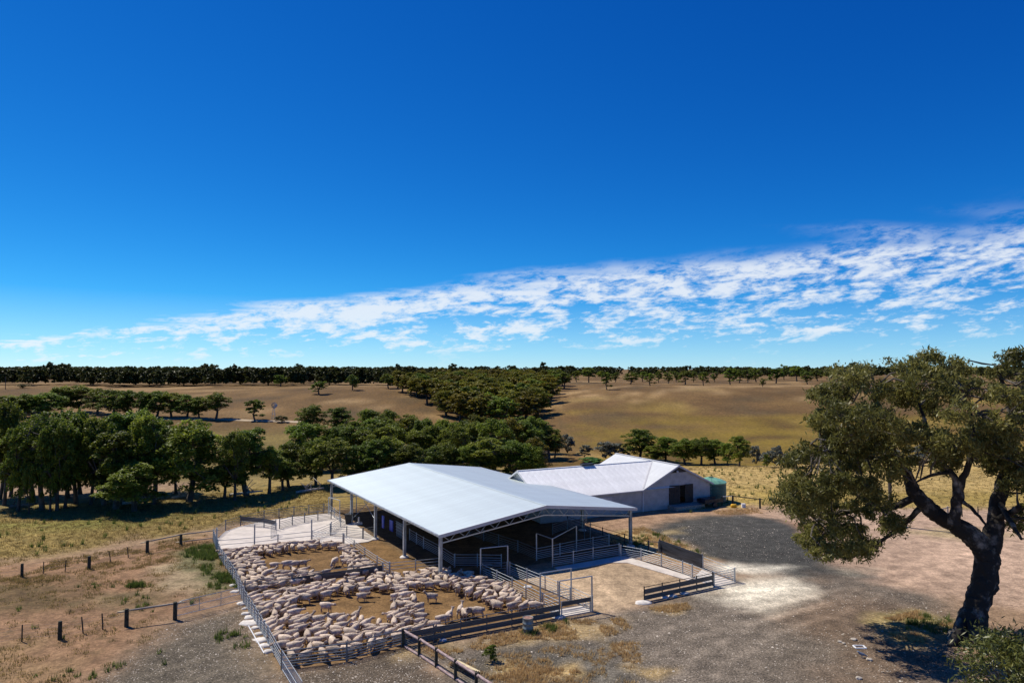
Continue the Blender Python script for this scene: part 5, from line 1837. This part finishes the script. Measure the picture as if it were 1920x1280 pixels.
for k in range(210):        # dark wood edge at left
    px_ = frng.uniform(-150, 730)
    Y = frng.uniform(492, 560)
    far_tree((px_ - 960) / F * Y, Y, frng.uniform(12, 14.5), frng.uniform(10, 14))
for k in range(300):
    px_ = frng.uniform(-200, 760)
    Y = frng.uniform(560, 1000)
    far_tree((px_ - 960) / F * Y, Y, frng.uniform(12, 15), frng.uniform(11, 17))
for k in range(430):
    px_ = frng.uniform(700, 2050)
    Y = frng.uniform(820, 1500)
    far_tree((px_ - 960) / F * Y, Y, frng.uniform(11.5, 16), frng.uniform(12, 20))
for k in range(330):
    px_ = frng.uniform(-250, 2150)
    Y = frng.uniform(1500, 2600)
    far_tree((px_ - 960) / F * Y, Y, frng.uniform(12.5, 18), frng.uniform(20, 34))
for px_, Y, h_, w_ in ((95, 560, 18, 18), (120, 570, 17, 16), (245, 620, 17, 8), (385, 600, 17.5, 16), (400, 640, 17.5, 14), (440, 650, 18, 12), (470, 640, 17, 14), (745, 760, 18, 16), (850, 900, 19, 16), (1018, 900, 20, 12), (960, 850, 17.5, 18), (690, 700, 17, 14), (560, 620, 16.5, 12), (1290, 850, 18, 14), (1600, 900, 19, 16)):
    far_tree((px_ - 960) / F * Y, Y, h_, w_)
FV = np.concatenate(FV)
fw = np_mesh('far_wood', FV, np.arange(len(FV)).reshape(-1, 4), M_FOLD, {'tint': ('FACE', 'FLOAT', np.concatenate(FT))})
tag(put('far_wood', fw), 'continuous dark wood along the horizon', None, None, 'stuff')

# ------------------------------------------------------------------ the big old gum
GB = G(1815, 1200)
GY0 = GB.y
gum = empty('old_gum', GB, 'huge old gum tree with leaning dark trunk on the right', 'tree')
grng = np.random.default_rng(42)
LIMBS = {   # (px, py, depth offset, radius)
    'trunk': [(1810, 1214, 0, 1.1), (1815, 1192, 0, .9), (1829, 1145, 0, .76), (1845, 1092, 0, .7), (1851, 1048, 0, .69), (1850, 1020, .1, .66)],
    'l1': [(1850, 1040, 0, .7), (1832, 1012, -.2, .66), (1800, 988, -.5, .58), (1765, 970, -.9, .52), (1735, 946, -1.2, .47), (1712, 922, -1.4, .42), (1704, 895, -1.5, .36), (1690, 868, -1.5, .31), (1672, 848, -1.4, .26), (1664, 815, -1.0, .2), (1650, 770, -.5, .15), (1636, 730, 0, .1)],
    'l1a': [(1716, 930, -1.4, .28), (1690, 945, -1.8, .24), (1655, 955, -2.2, .2), (1620, 952, -2.5, .16), (1580, 962, -2.6, .12), (1535, 978, -2.4, .08)],
    'l1b': [(1728, 950, -1.3, .22), (1702, 975, -2.0, .18), (1670, 1000, -2.6, .14), (1625, 1035, -3.2, .09), (1580, 1048, -3.4, .05)],
    'l1c': [(1688, 868, -1.5, .2), (1640, 860, -.8, .16), (1590, 850, 0, .12), (1540, 840, .6, .08)],
    'l1d': [(1672, 850, -1.4, .2), (1620, 800, -1.0, .15), (1570, 760, -.6, .1)],
    'l1e': [(1655, 956, -2.2, .14), (1610, 930, -3.2, .1), (1560, 905, -3.8, .07), (1510, 900, -4, .05)],
    'l1f': [(1690, 870, -1.5, .16), (1730, 868, -2.5, .12), (1770, 850, -3.2, .08)],
    'l2': [(1788, 985, -.6, .36), (1793, 950, -.6, .33), (1797, 922, -.6, .3), (1790, 895, -.4, .22), (1768, 868, 0, .17), (1745, 820, .6, .13), (1725, 760, 1.2, .09), (1710, 710, 1.6, .06)],
    'l2a': [(1797, 922, -.6, .24), (1812, 885, -1, .2), (1825, 840, -1.4, .16), (1822, 780, -1.6, .12), (1800, 720, -1.4, .07)],
    'l2b': [(1780, 885, -.2, .14), (1745, 890, -.8, .1), (1715, 905, -1.4, .06)],
    'l2c': [(1800, 935, -.6, .14), (1830, 960, -1.8, .1), (1850, 985, -2.6, .06)],
    'l3': [(1856, 1030, .2, .6), (1866, 985, .4, .5), (1872, 940, .7, .44), (1884, 890, 1.0, .36), (1900, 840, 1.2, .28), (1895, 780, 1.4, .2), (1880, 720, 1.6, .12), (1870, 685, 1.6, .07)],
    'l3a': [(1884, 890, 1.0, .26), (1935, 850, 1.8, .2), (1985, 800, 2.6, .14), (2020, 740, 3, .09)],
    'l3b': [(1868, 975, .4, .26), (1910, 950, -1.2, .2), (1960, 950, -2.4, .14), (2010, 960, -3.2, .09)],
    'l3c': [(1900, 840, 1.2, .18), (1860, 790, 2.6, .13), (1800, 750, 3.8, .09), (1760, 710, 4.4, .06)],
    'l3d': [(1872, 940, .7, .2), (1900, 985, -2.2, .14), (1915, 1010, -3.6, .08)],
}
gum_pts = []
for k, pts in LIMBS.items():
    P_ = [at(a, b_, GY0 + (-d_ if k.startswith('l1') else d_)) for a, b_, d_, r in pts]
    R_ = [r * .9 for *_, r in pts]
    PP_, RR_ = [], []
    for i in range(len(P_) - 1):
        for u in (0, .34, .67):
            PP_.append(P_[i].lerp(P_[i + 1], u) + Vector(grng.normal(0, .05 * R_[i] + .02, 3)) * (0 if (i == 0 and u == 0) else 1))
            RR_.append((R_[i] * (1 - u) + R_[i + 1] * u) * grng.uniform(.93, 1.08))
    PP_.append(P_[-1])
    RR_.append(R_[-1])
    mb = MB()
    big_ = R_[0] > .3
    if big_:      # finer rings so the bark can be fissured
        PP2, RR2 = [], []
        for i in range(len(PP_) - 1):
            for u in (0, .2, .4, .6, .8):
                PP2.append(PP_[i].lerp(PP_[i + 1], u))
                RR2.append(RR_[i] * (1 - u) + RR_[i + 1] * u)
        mb.tube(PP2 + [PP_[-1]], RR2 + [RR_[-1]], 30)
    else:
        mb.tube(PP_, RR_, 8)
    lm = mb.mesh('limb', M_BARK, True)
    if big_:
        co_ = np.array([v.co for v in lm.vertices])
        no_ = np.array([v.normal for v in lm.vertices])
        a_ = fbm(co_[:, 0] * 3.1 + co_[:, 1] * 2.3, co_[:, 2] * .7 + co_[:, 1] * .5, 9, 4) - .5
        b2 = fbm(co_[:, 0] * 11 + co_[:, 1] * 8, co_[:, 2] * 1.3, 19, 2) - .5
        co_ = co_ + no_ * (a_ * .2 * R_[0] + b2 * .26 * min(1, R_[0]))[:, None]
        lm.vertices.foreach_set('co', co_.astype(np.float32).ravel())
        lm.update()
    put('trunk' if k == 'trunk' else 'limb', lm, gum)
    for p, r in list(zip(PP_, RR_))[3:]:
        gum_pts.append((np.array(p), r))
for (a, b_, d_), e_ in (((-1.2, -.6, 0), .5), ((1.1, -.5, 0), .45), ((-.3, -1.5, 0), .5), ((.9, 1.0, 0), .45)):   # root flares
    mb = MB()
    mb.tube([GB + Vector((a * .35, b_ * .35, 1.3)), GB + Vector((a * .75, b_ * .75, .5)), GB + Vector((a * 1.5, b_ * 1.5, -.15))], [.34, e_ * .6, .12], 9)
    put('root_flare', mb.mesh('root_flare', M_BARK, True), gum)
NPg = np.array([p for p, r in gum_pts])
NRg = np.array([r for p, r in gum_pts])
OUT = [(1470, 905), (1500, 850), (1520, 800), (1512, 760), (1535, 715), (1580, 690), (1650, 668), (1735, 660), (1800, 678), (1860, 668), (1930, 660), (2020, 690), (2080, 800), (2070, 930), (2000, 1010), (1930, 1005), (1885, 985), (1880, 900), (1860, 885), (1800, 880), (1760, 895), (1725, 870), (1690, 900), (1650, 905), (1665, 960), (1700, 985), (1690, 1020), (1640, 1040), (1580, 1062), (1530, 1040), (1500, 1000), (1468, 950)]
GAP = [(1690, 905), (1790, 890), (1870, 905), (1860, 1000), (1720, 990)]
cl_, tries = [], 0
while len(cl_) < 205 and tries < 20000:
    tries += 1
    x, y = grng.uniform(1455, 2090), grng.uniform(655, 1070)
    sd = sdist(np.array([x]), np.array([y]), OUT)[0]
    if sd < 8:
        continue
    thick = min(1.0, sd / 95)
    dmax = 1.2 + 5.6 * thick
    d_ = grng.uniform(-dmax, dmax)
    if y > 930 and x < 1720:
        d_ = grng.uniform(-1.0, 4.6)
    if abs(d_) < .35 * dmax and thick > .8 and grng.random() < .7:
        continue
    p = np.array(at(x, y, GY0 + d_))
    if all(((p - q) ** 2).sum() > 1.05 ** 2 for q in cl_):
        cl_.append(p)
tw = MB()
pts, tin = [], []
for c_ in cl_:
    j = np.argmin(((NPg - c_) ** 2).sum(1))
    a, b_ = Vector(NPg[j]), Vector(c_)
    ln = (b_ - a).length
    mid = a.lerp(b_, .55) + Vector(grng.normal(0, .09 * ln + .05, 3)) + Vector((0, 0, .1 * ln))
    tw.tube([a, a.lerp(mid, .5) + Vector(grng.normal(0, .06 * ln, 3)), mid, b_], [min(NRg[j] * .55, .09), .065, .045, .018], 5, cap=False)
    r = grng.uniform(.75, 1.25)
    nsub = 8
    base_t = grng.uniform(.1, .75)
    for s_i in range(nsub):
        v = grng.normal(size=3)
        v /= np.linalg.norm(v)
        v[2] = v[2] * .6 + .1
        sc_ = c_ + v * r * grng.uniform(.45, 1.0)
        tw.tube([b_, b_.lerp(Vector(sc_), .5) + Vector((0, 0, .06)), Vector(sc_)], [.018, .013, .006], 3, cap=False)
        npl = int(grng.integers(45, 105))
        q = grng.normal(size=(npl, 3)) * np.array([.2, .2, .17]) * r
        q[:, 2] -= np.abs(q[:, 2]) * .25
        pts.append(sc_ + q)
        tin.append(np.clip(base_t + grng.normal(0, .22, npl), 0, 1))
put('twigs', tw.mesh('twigs', M_BARKP), gum)
V_, Q, tint = leaf_arrays(np.concatenate(pts), .30, .085, grng, .75, np.concatenate(tin))
put('crown', np_mesh('crown', V_, Q, M_LEAF, {'tint': ('FACE', 'FLOAT', tint)}), gum)
# sapling at the lower right corner
sbp = Vector((23.9, 32.5, 0))
sap = empty('gum_sapling', sbp, 'leafy yellow green sapling in the lower right corner', 'shrub')
mb = MB()
pts, tin = [], []
for k in range(34):
    v = grng.normal(size=3)
    v /= np.linalg.norm(v)
    rr_ = grng.uniform(.5, 1)
    c_ = np.array([v[0] * 2.5 * rr_, v[1] * 2.2 * rr_, 2.2 + v[2] * 1.75 * rr_]) + np.array(sbp)
    mb.tube([sbp + Vector((v[0] * .1, v[1] * .1, 0)), sbp.lerp(Vector(c_), .5) + Vector((0, 0, .4)), Vector(c_)], [.06, .035, .012], 5, cap=False)
    npl = 210
    pts.append(c_ + grng.normal(size=(npl, 3)) * np.array([.42, .42, .34]))
    tin.append(np.clip(grng.uniform(.2, .7) + grng.normal(0, .2, npl), 0, 1))
put('stem', mb.mesh('stem', M_BARKF, True), sap)
V_, Q, tint = leaf_arrays(np.concatenate(pts), .3, .075, grng, .3, np.concatenate(tin))
put('crown', np_mesh('crown', V_, Q, M_LEAFB, {'tint': ('FACE', 'FLOAT', tint)}), sap)
# dead wood under the near row
for i, (px_, py_, ln, az, lab) in enumerate(((322, 936, 2.6, .6, 'pale dead stump with upright prongs left of the big round gum'), (430, 930, 4.2, .1, 'fallen grey limb under the small bushy gum'), (555, 925, 3.6, .35, 'fallen grey log leaning at the edge of the wood'), (20, 952, 4.5, -.1, 'dark fallen branches at the left edge of the near row'), (230, 946, 4.0, .05, 'fallen log among the near row trunks'))):
    p = Gt(px_, py_)
    mb = MB()
    rg = random.Random(i)
    d_ = Vector((math.cos(az), math.sin(az), .12))
    mb.tube([p + Vector((0, 0, .12)), p + d_ * ln * .5 + Vector((0, 0, .15)), p + d_ * ln + Vector((0, 0, .1))], [.2, .16, .07], 7)
    for k in range(5):
        q = p + d_ * ln * rg.uniform(.05, .8) + Vector((0, 0, .15))
        mb.tube([q, q + Vector((rg.uniform(-.5, .5), rg.uniform(-.3, .3), .6)), q + Vector((rg.uniform(-.9, .9), rg.uniform(-.5, .5), rg.uniform(.7, 1.7)))], [.09, .06, .025], 6)
    tag(put('fallen_branch', mb.mesh('fallen_branch', M_DEAD if i != 3 else M_BARKF, True)), lab, 'dead wood', 'fallen dead wood')

# ------------------------------------------------------------------ grass, weeds, pebbles
def tufts(name, mat, label, P_, hgt, spread, nb, seed, wide=.02):
    rng = np.random.default_rng(seed)
    n = len(P_)
    P3 = np.repeat(P_, nb, 0)
    hs = np.repeat(hgt if hasattr(hgt, '__len__') else np.full(n, hgt), nb) * rng.uniform(.5, 1.2, n * nb)
    a = rng.uniform(0, 6.283, n * nb)
    r = np.repeat(spread if hasattr(spread, '__len__') else np.full(n, spread), nb) * rng.uniform(0, 1, n * nb)
    base = P3 + np.stack([r * np.cos(a), r * np.sin(a), np.zeros(n * nb)], 1)
    a2 = rng.uniform(0, 6.283, n * nb)
    lean = hs * rng.uniform(.1, .7, n * nb)
    tip = base + np.stack([lean * np.cos(a2), lean * np.sin(a2), hs], 1)
    w = np.stack([-np.sin(a2), np.cos(a2), np.zeros(n * nb)], 1) * wide
    V_ = np.stack([base - w, base + w, tip], 1).reshape(-1, 3)
    Q = np.arange(3 * n * nb).reshape(-1, 3)
    tint = np.repeat(rng.uniform(0, .8, n), nb) + rng.uniform(0, .25, n * nb)
    tag(put(name, np_mesh(name, V_, Q, mat, {'tint': ('FACE', 'FLOAT', tint)}, 3)), label, None, None, 'stuff')


def scatter(pts, n, seed, thr=None, scale=2.0, dens=None):
    poly = gp(pts)
    if dens:
        n = int(dens * abs(sum(poly[i - 1][0] * poly[i][1] - poly[i][0] * poly[i - 1][1] for i in range(len(poly)))) / 2)
    xs, ys = [p[0] for p in poly], [p[1] for p in poly]
    rng = np.random.default_rng(seed)
    c_ = rng.uniform((min(xs), min(ys)), (max(xs), max(ys)), (n * 6, 2))
    ok = inpoly(c_[:, 0], c_[:, 1], poly)
    if thr:
        ok &= fbm(c_[:, 0] / scale, c_[:, 1] / scale, seed, 3) > thr
    c_ = c_[ok][:n]
    return np.stack([c_[:, 0], c_[:, 1], terr(c_[:, 0], c_[:, 1])], 1)


P_ = np.concatenate([scatter([(1292, 962), (1340, 950), (1480, 950), (1800, 958), (2000, 962), (2000, 884), (1292, 876)], 5200, 1),
                     scatter([(-100, 1085), (100, 1040), (390, 990), (620, 960), (620, 905), (300, 935), (-100, 962)], 7000, 2),
                     scatter([(-100, 1090), (100, 1050), (390, 1000), (300, 1060), (-100, 1120)], 1500, 3, .5),
                     scatter([(-60, 1095), (200, 1055), (400, 1010), (450, 1120), (320, 1165), (180, 1300), (-60, 1300)], 1300, 41, .52, 1.4)])
tufts('field_grass', M_FIELDGRASS, 'dry yellow grass over the near fields', P_, np.random.default_rng(3).uniform(.06, .24, len(P_)), .3, 8, 1, .02)
P_ = np.concatenate([scatter([(780, 1216), (980, 1180), (1060, 1163), (1165, 1158), (1190, 1182), (1090, 1203), (1000, 1198), (900, 1218), (820, 1236)], 900, 4, .46, 1.5),
                     scatter([(830, 1240), (1100, 1205), (1210, 1190), (1240, 1280), (930, 1290)], 500, 5, .53, 1.6),
                     scatter([(910, 1272), (1000, 1248), (1090, 1258), (1060, 1282), (950, 1290)], 420, 6, .42, 1.2),
                     scatter([(1215, 1140), (1290, 1130), (1295, 1142), (1250, 1150)], 160, 7),
                     scatter([(1125, 1012), (1205, 987), (1245, 1003), (1300, 1030), (1330, 1046), (1240, 1040)], 700, 8, .45),
                     scatter([(1335, 958), (1420, 953), (1430, 962), (1350, 966)], 260, 9),
                     scatter([(1140, 1205), (1190, 1205), (1205, 1245), (1170, 1240)], 140, 10),
                     scatter([(1630, 1165), (1720, 1145), (1800, 1165), (1790, 1210), (1690, 1200)], 500, 11, .45)])
tufts('dry_tufts', M_STRAW, 'straw coloured dry grass tufts around the gravel yard', P_, .2, .16, 8, 2, .022)
P_ = np.concatenate([scatter([(335, 1035), (398, 1020), (424, 1066), (446, 1100), (395, 1108), (372, 1065)], 260, 12, .52, .7),
                     scatter([(345, 1032), (396, 1019), (412, 1050), (380, 1050)], 150, 13, .45, .6),
                     scatter([(405, 1075), (435, 1082), (448, 1102), (415, 1100)], 75, 14, .48, .6),
                     scatter([(238, 1098), (268, 1094), (268, 1101), (240, 1102)], 60, 15),
                     scatter([(400, 1165), (455, 1160), (470, 1215), (400, 1210)], 30, 16, .56, 1.0),
                     scatter([(0, 1090), (380, 1100), (300, 1270), (0, 1280)], 70, 17, .6, 2.5),
                     scatter([(960, 1186), (1060, 1166), (1075, 1178), (1000, 1194)], 70, 18, .5, 1.0),
                     scatter([(1135, 1010), (1240, 1000), (1330, 1044), (1240, 1036)], 90, 19, .6, .8),
                     scatter([(1700, 1150), (1790, 1160), (1780, 1190), (1700, 1180)], 50, 20, .5, .8)])
tufts('green_weeds', M_WEED, 'green weeds growing by the left fence and gravel', P_, np.random.default_rng(4).uniform(.12, .5, len(P_)), .22, 14, 3, .025)
P_ = np.concatenate([scatter([(1292, 962), (1480, 950), (1480, 885), (1292, 878)], 60, 21), scatter([(-50, 1060), (600, 960), (600, 930), (-50, 985)], 70, 22)])
tufts('dark_tussocks', M_WEED, 'dark tussocks dotted over the dry fields', P_, np.random.default_rng(5).uniform(.3, .7, len(P_)), .2, 16, 4, .03)
rng = np.random.default_rng(8)
P_ = np.concatenate([scatter([(318, 1168), (452, 1136), (526, 1258), (560, 1300), (150, 1300)], 1300, 31), scatter([(560, 1262), (755, 1218), (880, 1300), (560, 1310)], 900, 32),
                     scatter([(770, 1228), (1210, 1140), (1560, 1090), (1780, 1130), (1780, 1300), (900, 1300)], 3600, 33), scatter([(1210, 995), (1380, 966), (1500, 1005), (1540, 1055), (1330, 1042)], 900, 34)])
n = len(P_)
s_ = rng.uniform(.015, .045, n) * np.where(rng.random(n) < .04, 2.0, 1)
o6 = np.array([(1, 0, 0), (0, 1, 0), (-1, 0, 0), (0, -1, 0), (0, 0, .7), (0, 0, -.4)])
V_ = (P_[:, None, :] + o6[None] * s_[:, None, None] * rng.uniform(.6, 1.3, (n, 6, 1))).reshape(-1, 3)
T_ = np.array([(0, 1, 4), (1, 2, 4), (2, 3, 4), (3, 0, 4)])
Q = (np.arange(n)[:, None, None] * 6 + T_[None]).reshape(-1, 3)
tag(put('gravel', np_mesh('gravel', V_, Q, M_STONE, None, 3)), 'loose pale gravel stones over the yard', None, None, 'stuff')
# pale farm track across the far left paddock
mb = MB()
tp = [(300, 786), (350, 785), (420, 787), (480, 789), (540, 791), (562, 792)]
A_ = [Gt(a, b_) for a, b_ in tp]
vs = []
for p in A_:
    for k in (-1, 1):
        q = p + Vector((0, 2.4 * k, 0))
        vs.append((q.x, q.y, tz(q.x, q.y) + .12))
mb.add(vs, [(2 * i, 2 * i + 2, 2 * i + 3, 2 * i + 1) for i in range(len(A_) - 1)])
M_TRACK = simple('pale_track', (0.42, 0.33, 0.22), .95, 0, .15, .3, coord='World')
tag(put('track', mb.mesh('track', M_TRACK)), 'pale farm track crossing the far left paddock', None, None, 'structure')
